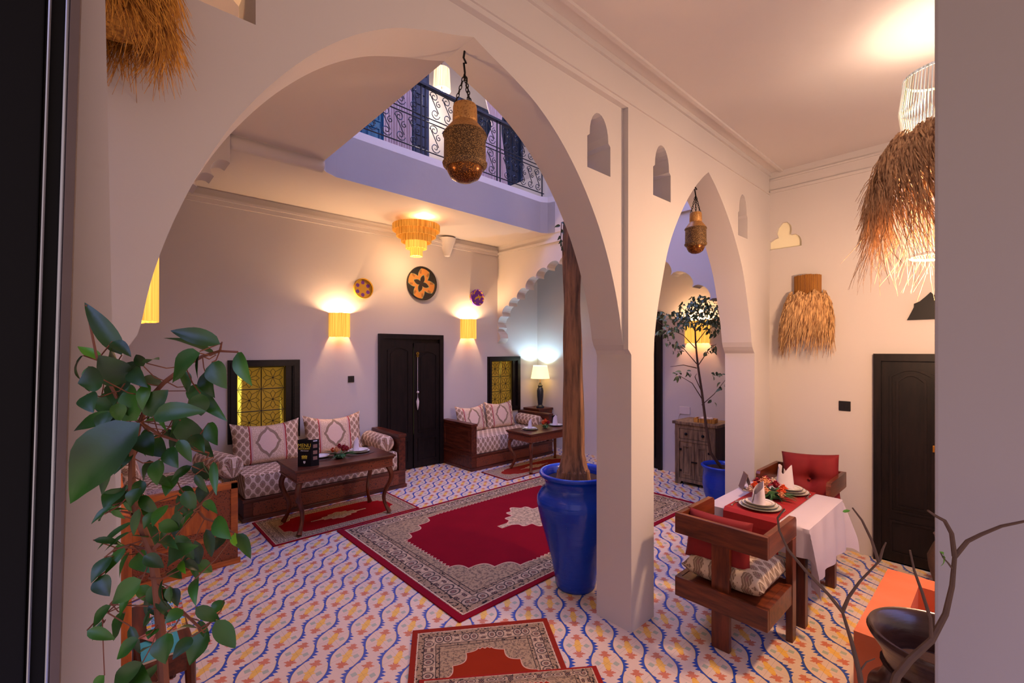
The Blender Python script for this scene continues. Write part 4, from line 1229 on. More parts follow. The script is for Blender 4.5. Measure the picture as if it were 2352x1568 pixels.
# menu
t = thing('menu_card', (1.735, 5.345, TZ), 'black standing menu with yellow lettering on the left coffee table', 'menu', None, radians(-47+6))
MW, MH = .148, .30
mb = MB(); mb.box(-MW/2, MW/2, -.002, .002, 0, MH, .0008)
mb.box(MW/2-.002, MW/2+.085, -.002, .002, 0, MH, .0008, Matrix.Rotation(radians(38), 3, 'Z'), (MW/2, 0, 0))
mb.box(-MW/2, -MW/2+.12, -.002, .002, 0, MH, .0008, Matrix.Rotation(radians(55), 3, 'Z'), (-MW/2, 0, 0)); mb.build('folded_card', 'menu_black', t)
rt = (pi/2, 0, 0)
text_mesh('lettering', 'MENU', .058, 'yellow_print', t, (0, -.004, .235), rt, sx=.92)
text_mesh('lettering', 'RESTAURANT', .026, 'yellow_print', t, (0, -.004, .200), rt, sx=.80)
text_mesh('lettering', 'Moroccan', .022, 'white_print', t, (0, -.004, .178), rt, shear=.5)
mb = MB()
mb.box(-.03, .03, -.004, -.003, .105, .113)
for k in range(4): mb.box(-.028+k*.016, -.020+k*.016, -.004, -.003, .085, .107)
for k in range(5): mb.lathe([(.001, 0), (.006, 0), (.006, .001), (.001, .001)], 8, (-.026+k*.013, -.0045, .118+.004*(k % 2)), axis='y')
mb.build('emblem', 'yellow_print', t)
mb = MB(); mb.plate([(-.012, .062), (.012, .062), (.012, .045), (0, .030), (-.012, .045)], [], -.004, -.003); mb.build('badge', 'white_print', t)
Rm = Matrix.Rotation(radians(38), 3, 'Z')
for k, key in enumerate(('white_print', 'pink_print', 'pink_print', 'pink_print')):
    mb = MB(); zz = (.285, .225, .155, .09)[k]
    mb.box(MW/2+.02, MW/2+.065, -.0035, -.0025, zz-(.008 if k == 0 else .02), zz+(.004 if k == 0 else .02), 0, Rm, (MW/2, 0, 0)); mb.build('picture_print', key, t)

TZ2 = .678
placemat((5.55, 5.60, TZ2), .17, .12, 'dark oval placemat at the left of the right coffee table')
plate_set((5.55, 5.60, TZ2+.0045), .13, ('wide white plate at the left of the right coffee table', 'smaller white plate stacked at the left of the right coffee table'))
napkin((5.55, 5.60, TZ2+.028), .17, .10, .2, 'white folded napkin on the plates left of the flowers on the right coffee table')
plate_set((6.22, 5.60, TZ2), .13, ('white plate right of the flowers on the right coffee table',), 1)
napkin((6.20, 5.60, TZ2+.014), .19, .11, -.3, 'white folded napkin right of the flowers on the right coffee table')
bouquet((5.90, 5.56, TZ2), [(-.06, 0, .09, .045, 'rose_orange'), (.0, .0, .12, .05, 'rose_orange'), (.06, -.02, .09, .045, 'rose_red'), (0, .06, .10, .045, 'rose_peach'), (.09, .03, .08, .04, 'rose_red')], 14, 'orange and red flower bunch on the right coffee table', .11, 5)

# ================================================================ rugs
def rug(loc, hx, hy, rz, mat, label, th=.010):
    t = thing('rug', loc, label, 'rug', None, rz)
    mb = MB(); mb.box(-hx, hx, -hy, hy, 0, th, .002); mb.build('pile', mat, t)
    return t
rug((3.98, 3.97, .001), 1.96, 1.18, 0, rug_mat('crimson medallion carpet', 1.96, 1.18, '#840a1e', '#86061a', .43, .33, 1.53, .85, .88, .40, .44, .42, .3), 'large crimson carpet with beige border and medallion in the courtyard', .011)
rug((2.24, 5.62, .001), .87, .44, 0, rug_mat('small red medallion carpet', .87, .44, '#84101a', '#92080c', .19, .15, .68, .29, .44, .10, .28, .13, 2.1, .5), 'narrow red rug with beige border under the left coffee table', .010)
rug((5.73, 5.66, .001), .95, .33, 0, rug_mat('right small medallion carpet', .95, .33, '#781c16', '#8c2416', .19, .13, .76, .20, .5, .06, .28, .10, 4.1, .5, beige='#c49c80'), 'narrow reddish rug under the right coffee table', .010)
fr_rz = atan2(2.38-2.93, 2.54-1.71)
fr_c = Vector((2.54, 2.38, 0)); ux = Vector((cos(fr_rz), sin(fr_rz), 0)); uy = Vector((-sin(fr_rz), cos(fr_rz), 0))
c_ = fr_c-ux*.50-uy*.80
rug((c_.x, c_.y, .001), .50, .80, fr_rz, rug_mat('rust red carpet', .50, .80, '#8c2818', '#962c10', .24, .27, .33, .53, .06, .20, 0, 0, 6.3, .62), 'rust red rug with beige border in front of the pillar, lying under another', .012)
c2_ = fr_c-ux*.40-uy*1.215
rug((c2_.x, c2_.y, .0135), .56, .66, fr_rz-radians(2.5), rug_mat('second rust red carpet', .56, .66, '#96241a', '#962c14', .20, .10, .40, .56, .20, .40, .2, .4, 8.7, .6), 'second rust red rug overlapping the front one at the bottom of the view', .012)

# ================================================================ blue pots and trees
t = thing('blue_pot', (3.10, 2.56, 0.0), 'tall cobalt blue glazed jar holding the dry trunk beside the pillar', 'pot')
MB().lathe([(.001, .0), (.165, 0), (.175, .02), (.185, .10), (.215, .25), (.262, .42), (.312, .60), (.338, .72), (.335, .78), (.305, .835), (.272, .865), (.268, .895), (.272, .93), (.290, .955), (.312, .965), (.318, .985), (.308, 1.0), (.285, .995), (.272, .97), (.262, .90), (.001, .90)], 48).build('jar', 'blue_glaze', t, True, 1.2)
MB().lathe([(.001, .93), (.15, .935), (.262, .925)], 24).build('soil', 'soil', t, True)
t = thing('dry_trunk', (3.07, 2.56, .93), 'tall dry brown palm trunk standing in the large blue jar', 'tree trunk')
random.seed(4)
mb = MB(); NN = 26; rows = []
for j in range(31):
    z = -0.0+2.28*j/30; rb = .105-.028*min(z/1.0, 1)+(.045*max(0, 1-z/.22))+.012*noise.noise(Vector((z*2.3, 1, 2)))
    cx = .004*sin(z*3)-.010*z; cy = .006*cos(z*2.2)
    if j == 30: rb *= .72
    rows.append([mb.bm.verts.new((cx+(rb*(1+.12*noise.noise(Vector((cos(a)*2.2, sin(a)*2.2, z*1.1)))+.05*sin(a*5+z)))*cos(a), cy+rb*(1+.12*noise.noise(Vector((cos(a)*2.2, sin(a)*2.2, z*1.1))))*sin(a), z)) for a in [2*pi*i/NN for i in range(NN)]])
for A, B in zip(rows, rows[1:]):
    for i in range(NN): mb.bm.faces.new((A[i], A[(i+1) % NN], B[(i+1) % NN], B[i]))
mb.bm.faces.new(rows[-1]); mb.bm.faces.new(rows[0][::-1])
mb.build('trunk', 'bark', t, True, 1.5)
mb = MB(); rnd = random.Random(2)
for k in range(16):
    a = 2*pi*k/16; mb.lathe([(.001, .10), (.018, .08), (.028, .0)], 5, (.125*cos(a), .125*sin(a), 0))
mb.build('root_stubs', 'bark', t)
# small trailing vine leaves near the trunk top
mb = MB(); s_ = MB(); rnd = random.Random(8)
p0 = Vector((-.12, .03, 2.22)); s_.tube([(-.06, .0, 2.24), p0, p0+Vector((-.01, 0, -.14)), p0+Vector((.02, 0, -.28))], .004, 5)
for k in range(9):
    b = p0+Vector((rnd.uniform(-.02, .03), 0, -.03*k)); mb.leaf(b, b+Vector((rnd.uniform(-.07, .03), rnd.uniform(-.03, .03), -rnd.uniform(.01, .05))), .028, (0, -1, .3))
s_.build('vine_stem', 'twig', t); mb.build('vine_leaves', 'leaf_tree', t, True)

t = thing('blue_pot', (6.27, 2.62, 0.0), 'small cobalt blue glazed pot holding the little tree in front of the old cabinet', 'pot')
MB().lathe([(.001, 0), (.19, 0), (.20, .02), (.235, .12), (.255, .24), (.25, .36), (.245, .43), (.265, .47), (.275, .49), (.262, .505), (.235, .50), (.225, .45), (.001, .45)], 40).build('jar', 'blue_glaze', t, True, 1.2)
MB().lathe([(.001, .46), (.22, .455)], 24).build('soil', 'soil', t, True)
mb = MB(); mb.tube([(-.19+.028*cos(a), -.15+.02*cos(a), .30+.028*sin(a)) for a in [2*pi*k/16 for k in range(17)]], .008, 6); mb.build('ring_handle', 'blue_glaze', t, True)
def px_at(pts, d): return [at(x, y, dd) for (x, y), dd in zip(pts, d if isinstance(d, (list, tuple)) else [d]*len(pts))]
D2 = (Vector((6.27, 2.62, 0))).dot(CF)
t = thing('small_tree', (0, 0, 0), 'slender leafy little tree growing in the small blue pot', 'tree')
root = Vector((6.27, 2.62, .45)); 
trunk = [root, root+Vector((0, 0, .01))]+px_at([(1632, 1040), (1622, 980), (1612, 900), (1603, 840), (1598, 790), (1596, 745)], D2)
mb = MB(); mb.tube([root]+trunk[2:], [.022, .021, .019, .016, .014, .012, .009], 8)
brs = [[(1612, 930), (1640, 905), (1668, 870)], [(1612, 915), (1590, 880), (1560, 862)], [(1600, 845), (1570, 838), (1540, 842)], [(1598, 800), (1570, 770), (1520, 745), (1500, 730)], [(1597, 790), (1620, 760), (1655, 742)], [(1596, 760), (1580, 720), (1560, 700)], [(1596, 750), (1610, 720), (1640, 705)], [(1600, 835), (1570, 800), (1545, 790)], [(1612, 900), (1596, 865), (1600, 858)], [(1603, 840), (1630, 800), (1645, 790)]]
lf = MB(); rnd = random.Random(12)
for b in brs:
    pts = px_at(b, [D2, D2+rnd.uniform(-.12, .12), D2+rnd.uniform(-.25, .25), D2+rnd.uniform(-.25, .25)][:len(b)]); mb.tube(pts, [.007, .005, .003, .002][:len(b)], 5)
mb.build('stem', 'twig', t, True)
for (cx, cy, rx_, ry_, n) in ((1600, 722, 52, 30, 150), (1605, 695, 25, 15, 40), (1555, 735, 30, 22, 60), (1640, 745, 22, 22, 45), (1535, 762, 22, 14, 22), (1555, 797, 14, 14, 18), (1640, 800, 10, 8, 8), (1625, 806, 8, 8, 6), (1645, 860, 14, 10, 9), (1655, 885, 8, 10, 6), (1565, 860, 26, 8, 12), (1607, 710, 50, 34, 60), (1515, 725, 12, 12, 12), (1532, 775, 8, 14, 8), (1655, 710, 8, 8, 5), (1638, 920, 5, 5, 2)):
    for k in range(n):
        a = rnd.random()*2*pi; q = sqrt(rnd.random())
        p = at(cx+rx_*q*cos(a), cy+ry_*q*sin(a), D2+rnd.uniform(-.25, .25)); dr = Vector((rnd.uniform(-1, 1), rnd.uniform(-1, 1), rnd.uniform(-1.6, .1))).normalized()
        lf.leaf(p, p+dr*rnd.uniform(.06, .10), rnd.uniform(.035, .05), (rnd.uniform(-.6, .6), rnd.uniform(-1, .1), rnd.uniform(.1, 1)), .1, 5)
lf.build('foliage', 'leaf_tree', t, True)

# ================================================================ old cabinet by the courtyard wall
t = thing('old_cabinet', (6.64, 2.86, 0), 'old weathered wooden cabinet with drawer and two doors behind the small blue pot', 'cabinet')
mb = MB(); mb.box(.02, .54, .02, .64, .06, .92, .004)
for x in (.02, .46):
    for y in (.02, .56): mb.box(x, x+.08, y, y+.08, 0, .07)
mb.build('body', 'aged_dark', t)
mb = MB(); mb.box(-.02, .56, -.02, .68, .92, .965, .008); mb.build('top', 'aged', t)
mb = MB(); mb.plate([(.02, .0), (.10, .0), (.12, .05), (.54, .05), (.56, 0), (.64, 0), (.64, .92), (.02, .92)], [[(.09, .70), (.09, .86), (.57, .86), (.57, .70)], [(.09, .10), (.09, .66), (.57, .66), (.57, .10)]], 0.0, .02, 'x'); mb.build('face_frame', 'aged', t)
dr = MB(); dr.box(.004, .02, .095, .565, .705, .855, .003); dr = dr.build('drawer', 'aged', t)
mb = MB(); mb.sphere((-.008, .46, .78), .022); mb.sphere((-.008, .20, .78), .022); mb.build('knob', 'iron_black', dr, True)
for y0, y1, ky in ((.095, .327, .31), (.333, .565, .35)):
    mb = MB(); mb.box(.006, .02, y0, y1, .105, .655, .002); mb.plate([(y0+.05, .16), (y1-.05, .16), (y1-.05, .60), (y0+.05, .60)], [[(y0+.065, .175), (y0+.065, .585), (y1-.065, .585), (y1-.065, .175)]], -.004, .006, 'x'); mb.plate([(y0+.085, .20), (y1-.085, .20), (y1-.085, .56), (y0+.085, .56)], [], -.002, .006, 'x')
    dd = mb.build('cabinet_door', 'aged', t)
    mb = MB(); mb.box(-.02, .006, ky-.02, ky+.02, .36, .375); mb.build('latch', 'iron_black', dd)
    for z in (.20, .52):
        mb = MB(); mb.box(-.006, .008, y0+(.20 if ky > .33 else 0), y0+(.235 if ky > .33 else .03), z, z+.03); mb.build('hinge', 'iron_black', dd)
t = thing('wicker_tray', (6.82, 3.10, .965), 'small yellow wicker tray on the old cabinet', 'tray', None, .15)
mb = MB(); mb.box(-.08, .08, -.14, .14, 0, .012, .003); mb.plate([(-.09, -.15), (.09, -.15), (.09, .15), (-.09, .15)], [[(-.075, -.135), (-.075, .135), (.075, .135), (.075, -.135)]], 0, .06, 'z'); mb.build('tray_body', 'straw_gold', t)
t = thing('rolled_cloths', (6.82, 3.10, .978), 'white rolled cloths inside the yellow wicker tray', 'cloth')
mb = MB()
for k in (-.06, .0, .06): mb.lathe([(.001, -.06), (.03, -.058), (.032, 0), (.03, .058), (.001, .06)], 12, (0, k, .032), axis='x')
mb.build('rolled_cloth', 'napkin', t, True)
t = thing('socket_plate', (7.20, 3.62, 1.06), 'white double socket plate on the wall just above the old cabinet', 'socket')
mb = MB(); mb.box(-.012, 0, -.09, .09, -.06, .06, .003); mb.build('plate', 'white', t)
mb = MB(); mb.tube([(-.01, .08, -.05), (-.03, .14, -.2), (-.02, .18, -.4), (-.03, .12, -.55)], .004, 5); mb.build('cable', 'white', t)

# ================================================================ dining table, cloth, chairs
TX0, TX1, TY0, TY1, TT = 3.83, 4.78, .99, 1.70, .755
t = thing('dining_table', (0, 0, 0), 'dark square-legged dining table under the white cloth', 'table')
mb = MB(); mb.box(TX0, TX1, TY0, TY1, TT-.03, TT, .004); mb.build('tabletop', 'wood_x', t)
mb = MB(); mb.plate([(TX0+.03, TY0+.03), (TX1-.03, TY0+.03), (TX1-.03, TY1-.03), (TX0+.03, TY1-.03)], [[(TX0+.05, TY0+.05), (TX0+.05, TY1-.05), (TX1-.05, TY1-.05), (TX1-.05, TY0+.05)]], TT-.12, TT-.03, 'z'); mb.build('apron', 'wood_x', t)
for x in (TX0+.02, TX1-.09):
    for y in (TY0+.02, TY1-.09):
        mb = MB(); mb.box(x, x+.07, y, y+.07, 0, TT-.03, .003); mb.build('leg', 'wood_z', t)
# draped cloth: a grid whose overhang falls at the edges and swings out in points at the corners
mb = MB(); OV = [.20, .20, .46, .40]     # -x, +x, -y, +y overhang
nx, ny = 60, 54
ox0, ox1, oy0, oy1 = .22, .24, .42, .36
rows = []
for i in range(nx+1):
    row = []
    for j in range(ny+1):
        u = TX0-ox0+(TX1-TX0+ox0+ox1)*i/nx; v = TY0-oy0+(TY1-TY0+oy0+oy1)*j/ny
        dx = max(TX0-u, u-TX1, 0); dy = max(TY0-v, v-TY1, 0)
        x = min(max(u, TX0), TX1); y = min(max(v, TY0), TY1)
        sx = -1 if u < TX0 else (1 if u > TX1 else 0); sy = -1 if v < TY0 else (1 if v > TY1 else 0)
        r = 0.012
        if dx > 0 and dy > 0:
            L = sqrt(dx*dx+dy*dy); phi = atan2(dy, dx)
            out = L*.30*sin(2*phi)**1.2; wv = .016*min(L/.3, 1)
            x += sx*(r+out*.75+wv*cos(phi)); y += sy*(r+out*.75+wv*sin(phi)); z = TT-L*(1-.05*sin(2*phi))
        elif dx > 0 or dy > 0:
            d = dx+dy; wv = .014*sin((u if dy > 0 else v)*19)*min(d/.2, 1)+.02*min(d/.3, 1)
            x += sx*(r+wv+.006); y += sy*(r+wv+.006); z = TT-d
        else: z = TT
        row.append(mb.bm.verts.new((x, y, z+.006)))
    rows.append(row)
for A, B in zip(rows, rows[1:]):
    for j in range(ny): mb.bm.faces.new((A[j], A[j+1], B[j+1], B[j]))
mb.bm.normal_update(); bmesh.ops.solidify(mb.bm, geom=mb.bm.faces[:], thickness=-.003)
tag(mb.build('tablecloth', 'white_cloth', None, True, 1.2), 'white tablecloth draped over the dining table with a long hanging corner', 'tablecloth')
mb = MB(); ry0, ry1 = 1.17, 1.58; zz = TT+.0145
pr_ = [(TX0-.045, TT-.24), (TX0-.042, TT-.08), (TX0-.034, TT-.01), (TX0-.005, zz+.001), (TX0+.04, zz), (TX1-.04, zz), (TX1+.005, zz+.001), (TX1+.034, TT-.01), (TX1+.042, TT-.14)]
low = [(x_+(.002 if x_ < TX0 else (-.002 if x_ > TX1 else 0)), z_-.0018) for x_, z_ in pr_]
mb.plate(pr_+low[::-1], [], ry0, ry1)
tag(mb.build('table_runner', 'red_cloth'), 'red runner laid along the middle of the white dining tablecloth', 'table runner')

def chair(loc, rz, label, back_c=True):
    t = thing('armchair', loc, label, 'chair', None, rz)      # faces +x, back at x=0, width along y
    W, D = .62, .58
    Hh = .87
    mb = MB(); mb.box(0, .035, -W/2, W/2, Hh-.145, Hh, .004); mb.build('top_rail', 'oak_y', t)
    for s in (-1, 1):
        y = s*(W/2-.018)
        mb = MB(); mb.plate([(.035, Hh-.145), (D-.0, Hh-.145), (D, Hh-.03), (D-.015, Hh-.008), (D-.035, Hh), (.035, Hh)], [], y-.018, y+.018); mb.build('armrest', 'oak_x', t)
        mb = MB(); mb.box(D-.10, D-.02, y-.022-s*.0, y+.022, 0, Hh-.145, .003); mb.build('leg', 'oak_z', t)
    mb = MB(); mb.box(.036, .075, -.06, .06, 0, Hh-.02, .003); mb.build('back_post', 'oak_z', t)
    mb = MB(); mb.box(.0, .035, -W/2, W/2, .27, .41, .004)
    for s in (-1, 1):
        y = s*(W/2-.018); mb.box(.035, D-.02, y-.018, y+.018, .27, .41, .004)
    mb.box(D-.13, D-.10, -W/2+.036, W/2-.036, .30, .40); mb.box(.036, D-.03, -W/2+.036, W/2-.036, .385, .405); mb.build('seat_frame', 'oak_y', t)
    return t
chair((3.12, 1.335, 0), 0, 'dark red-brown wooden armchair with single back post, nearest the camera')
chair((5.39, 1.375, 0), pi, 'dark red-brown wooden armchair at the far side of the dining table, by the wall')
def pad(loc, rz, label):
    t = thing('seat_cushion', loc, label, 'cushion', None, rz)
    mb = MB().pillow(.54, .56, .19, 14, (0, 0, 0), rx=pi/2, pw=.40)
    mb.build('cover', 'uph_pad', t, True, 1.5); return t
pad((3.42, 1.335, .50), 0, 'brown lattice seat cushion on the armchair nearest the camera')
pad((5.12, 1.375, .50), 0, 'seat cushion on the far armchair, mostly hidden by the table')
cushion((3.27, 1.40, .53), .46, .35, .12, radians(-8), -pi/2, 'red cushion leaning inside the back of the nearest armchair', .0, 'back_cushion', 'red_velvet').children[0]
def tufted(loc, rz, label):
    t = thing('back_cushion', loc, label, 'cushion', None, rz)
    mb = MB().pillow(.50, .50, .17, 20, (0, 0, 0))
    for v in mb.bm.verts:
        q = v.co.x**2+v.co.z**2
        v.co.y *= 1-.75*math.exp(-q/.0035)-.18*math.exp(-(v.co.x**2)/.0012)-.18*math.exp(-(v.co.z**2)/.0012)
    o = mb.build('cover', 'red_velvet', t, True, 1.5); o.location = (0, 0, .25); o.rotation_euler = (radians(-10), radians(-5), 0)
    mb = MB(); mb.sphere((0, -.03, .25), .014); mb.build('button', 'red_velvet', t, True)
    return t
tufted((5.24, 1.33, .53), -pi/2, 'red tufted cushion with a central button on the far armchair')

# place settings
ZT = TT+.0155
plate_set((4.00, 1.37, ZT), .155, ('wide gilt-rimmed plate at the near place of the dining table', 'middle plate of the stack at the near place', 'small top plate at the near place, under the napkin'), 3)
napkin((4.0, 1.38, ZT+.036), .18, .16, radians(40), 'white napkin folded to a point on the near plates of the dining table')
plate_set((4.62, 1.34, ZT), .155, ('wide gilt-rimmed plate at the far place of the dining table', 'middle plate of the stack at the far place', 'small top plate at the far place, under the napkin'), 3)
napkin((4.62, 1.37, ZT+.036), .21, .16, radians(-40), 'white flared napkin standing on the far plates of the dining table', 'fan')
def cutlery(loc, rz, kind, label):
    t = thing(kind, loc, label, kind, None, rz)
    mb = MB(); mb.tube([(-.09, 0, .004), (-.04, 0, .007), (.02, 0, .005)], [.006, .004, .003], 6)
    if kind == 'fork':
        mb.plate([(.02, -.003), (.035, -.012), (.05, -.013), (.05, .013), (.035, .012), (.02, .003)], [], .003, .006, 'z')
        for q in (-.0105, -.0035, .0035, .0105): mb.tube([(.05, q, .0045), (.092, q, .007)], .0018, 4)
    else: mb.plate([(.02, -.004), (.10, -.010), (.115, .0), (.105, .006), (.02, .004)], [], .003, .006, 'z')
    mb.lathe([(.001, -.094), (.008, -.09), (.008, -.075), (.001, -.07)], 8, (0, 0, .005), axis='x')
    mb.build('blade_and_handle', 'silver', t, True)
cutlery((3.96, 1.55, ZT), radians(5), 'fork', 'silver fork left of the near plates on the red runner')
cutlery((3.96, 1.20, ZT), radians(5), 'knife', 'silver knife right of the near plates on the red runner')
cutlery((4.60, 1.185, ZT), radians(185), 'fork', 'silver fork beside the far plates on the red runner')
cutlery((4.60, 1.54, ZT), radians(180), 'knife', 'silver knife behind the far plates beside the card')
bl = []
rnd = random.Random(21)
for i, (x, y, z, r, key) in enumerate([(-.10, .10, .10, .045, 'rose_orange'), (-.12, .02, .08, .05, 'rose_peach'), (-.05, .04, .135, .055, 'rose_peach'), (-.06, .12, .09, .04, 'rose_orange'), (.03, .06, .13, .05, 'rose_red'), (.03, -.02, .11, .045, 'rose_red'), (.08, .02, .12, .04, 'rose_white'), (-.02, -.08, .07, .042, 'rose_orange'), (-.08, -.10, .06, .035, 'rose_peach'), (.06, -.07, .08, .045, 'rose_orange'), (-.13, .13, .07, .04, 'rose_white'), (.0, .12, .11, .045, 'rose_red')]): bl.append((x, y, z, r, key))
bouquet((4.34, 1.39, ZT), bl, 36, 'bunch of orange, peach and red roses in the middle of the dining table', .16, 31)
t = thing('folded_card', (4.47, 1.655, ZT-.003), 'small folded picture card standing at the back left of the dining table', 'card', None, radians(35))
mb = MB(); mb.box(-.07, .07, -.045, -.042, 0, .15, 0, Matrix.Rotation(radians(-18), 3, 'X'), (0, -.045, 0)); mb.build('front_leaf', simple('brown picture print', sq('#a08060'), 0.5, c2=sq('#3c2c28'), nscale=14), t)
mb = MB(); mb.box(-.07, .07, .042, .045, 0, .15, 0, Matrix.Rotation(radians(18), 3, 'X'), (0, .045, 0)); mb.build('rear_leaf', 'pink_print', t)

# ================================================================ planter and urn
t = thing('orange_planter', (0, 0, 0), 'low orange painted masonry planter box behind the dark urn', 'planter')
mb = MB(); mb.plate([(3.10, -.45), (4.16, -.45), (4.16, .58), (3.10, .58)], [[(3.27, -.28), (3.27, .40), (3.99, .40), (3.99, -.28)]], .0, .50, 'z'); mb.box(3.2, 4.1, -.4, .5, .0, .22)
mb.build('trough', 'orange_clay', t, True, .5)
t = thing('stoneware_urn', (2.69, .20, 0), 'large dark brown glazed urn with wide rim at the lower right, before the planter', 'urn')
MB().lathe([(.001, 0), (.17, 0), (.20, .06), (.26, .20), (.305, .36), (.315, .44), (.30, .50), (.285, .515), (.295, .53), (.255, .56), (.225, .62), (.225, .67), (.245, .73), (.29, .785), (.30, .805), (.292, .82), (.27, .815), (.225, .74), (.205, .67), (.20, .62), (.001, .62)], 56).build('urn_body', 'urn', t, True, 1.0)
for o_ in t.children: o_.scale = (.84, .84, .985)
MB().lathe([(.001, .655), (.12, .665), (.204, .65)], 24).build('soil', 'soil', t, True)
t = thing('clay_jar', (5.44, .34, 0), 'rough brown clay jar on the floor at the right door, cut by the jamb', 'pot')
MB().lathe([(.001, 0), (.10, 0), (.14, .15), (.15, .25), (.11, .36), (.09, .40), (.11, .45), (.09, .45), (.07, .40), (.001, .38)], 24).build('jar', 'terracotta', t, True)

# ================================================================ bare plant beside the camera
t = thing('bare_plant', (0, 0, 0), 'bare brown branching twigs of a leafless plant at the lower right', 'plant')
PB = Vector((1.12, .20, .45))
base = at(2040, 1640, .86); mb = MB()
def br(pts, r, d=.86, dd=0.0):
    P_ = [at(x, y, d+dd*i) for i, (x, y) in enumerate(pts)]
    n = len(P_); mb.tube(P_, [r*(1-.55*i/(n-1)) for i in range(n)], 7); return P_
br([(2046, 1600), (2060, 1552), (2090, 1515), (2140, 1470), (2172, 1410), (2187, 1345), (2193, 1278)], .0078)
br([(2193, 1278), (2186, 1225), (2170, 1196), (2148, 1184), (2131, 1172)], .0044)
br([(2193, 1278), (2222, 1243), (2254, 1227), (2300, 1208), (2352, 1197), (2400, 1192)], .0042)
br([(2140, 1470), (2137, 1420), (2118, 1360), (2100, 1310), (2090, 1263)], .0036)
br([(1983, 1600), (1974, 1545), (1955, 1470), (1935, 1405)], .0056)
br([(1935, 1405), (1903, 1365), (1850, 1310), (1810, 1262), (1790, 1218), (1786, 1190), (1802, 1168)], .0034, .86, -.0)
br([(1935, 1405), (1950, 1370), (1975, 1335), (2022, 1286)], .0036)
br([(2018, 1290), (2002, 1240), (1980, 1195), (1958, 1166)], .003)
br([(2020, 1287), (2028, 1260), (2035, 1245)], .0028)
br([(1976, 1540), (1990, 1520), (2010, 1512)], .0018)
br([(2187, 1305), (2178, 1293), (2166, 1280), (2160, 1268)], .0018)
stem0 = Vector((1.10, .22, .95)); mb.tube([at(2046, 1600, .86), at(2040, 1640, .86).lerp(stem0, .5), stem0], .008, 7); mb.tube([at(1983, 1600, .86), at(1990, 1700, .87), stem0], .006, 7)
mb.build('stem', 'twig', t, True)
mb = MB(); b_ = at(2166, 1280, .86)
mb.leaf(b_, at(2157, 1266, .85), .010, (0, -1, .4)); mb.leaf(b_, at(2160, 1300, .86), .008, (0, -1, .4)); mb.leaf(at(1935, 1175, .86), at(1953, 1172, .86), .006, (0, -1, .6)); mb.build('foliage', 'leaf_new', t, True)
t2 = thing('plant_pot', (1.10, .22, .45), 'brown pot of the bare plant on the landing beside the camera, below the view', 'pot')
MB().lathe([(.001, 0), (.09, 0), (.13, .42), (.15, .45), (.15, .5), (.12, .5), (.11, .45), (.001, .44)], 24).build('pot_body', 'terracotta', t2, True)

# ================================================================ leafy ficus at the left, close to the camera
t = thing('leafy_ficus', (0, 0, 0), 'large leafy green ficus plant close to the camera at the left', 'plant')
FD = .775
trunk_px = [(384, 1640), (376, 1568), (368, 1430), (360, 1340), (348, 1265), (320, 1195), (303, 1130), (303, 1050), (322, 970)]
skel = [at(x, y, FD) for x, y in trunk_px]
mb = MB(); st0 = Vector((.10, 1.06, .95))
mb.tube([st0, st0.lerp(skel[0], .6)]+skel, [.010, .009, .008, .0078, .0072, .0068, .0064, .006, .0055, .0045, .003], 8)
def fbr(pts, r, d=FD):
    P_ = [at(x, y, d+.0*i) for i, (x, y) in enumerate(pts)]; mb.tube(P_, [r*(1-.5*i/(len(P_)-1)) for i in range(len(P_))], 6); skel.extend(P_); return P_
fbr([(322, 970), (345, 912), (380, 875), (425, 840), (465, 818), (505, 806), (546, 808)], .004)
fbr([(505, 806), (510, 785)], .002)
fbr([(303, 1050), (290, 960), (262, 900), (240, 860), (222, 820), (198, 700)], .0032)
fbr([(348, 1265), (400, 1215), (455, 1165), (495, 1120), (500, 1060)], .0035)
fbr([(322, 970), (370, 1000), (430, 1020), (480, 1040)], .003)
fbr([(430, 1140), (470, 1190), (500, 1200), (540, 1225)], .0025)
fbr([(368, 1400), (420, 1405), (460, 1442), (490, 1425), (500, 1410)], .0028)
fbr([(348, 1265), (300, 1250), (262, 1262), (240, 1280)], .0022)
fbr([(330, 1320), (290, 1350), (255, 1385), (235, 1420)], .0022)
fbr([(303, 1180), (270, 1172), (240, 1176)], .0018)
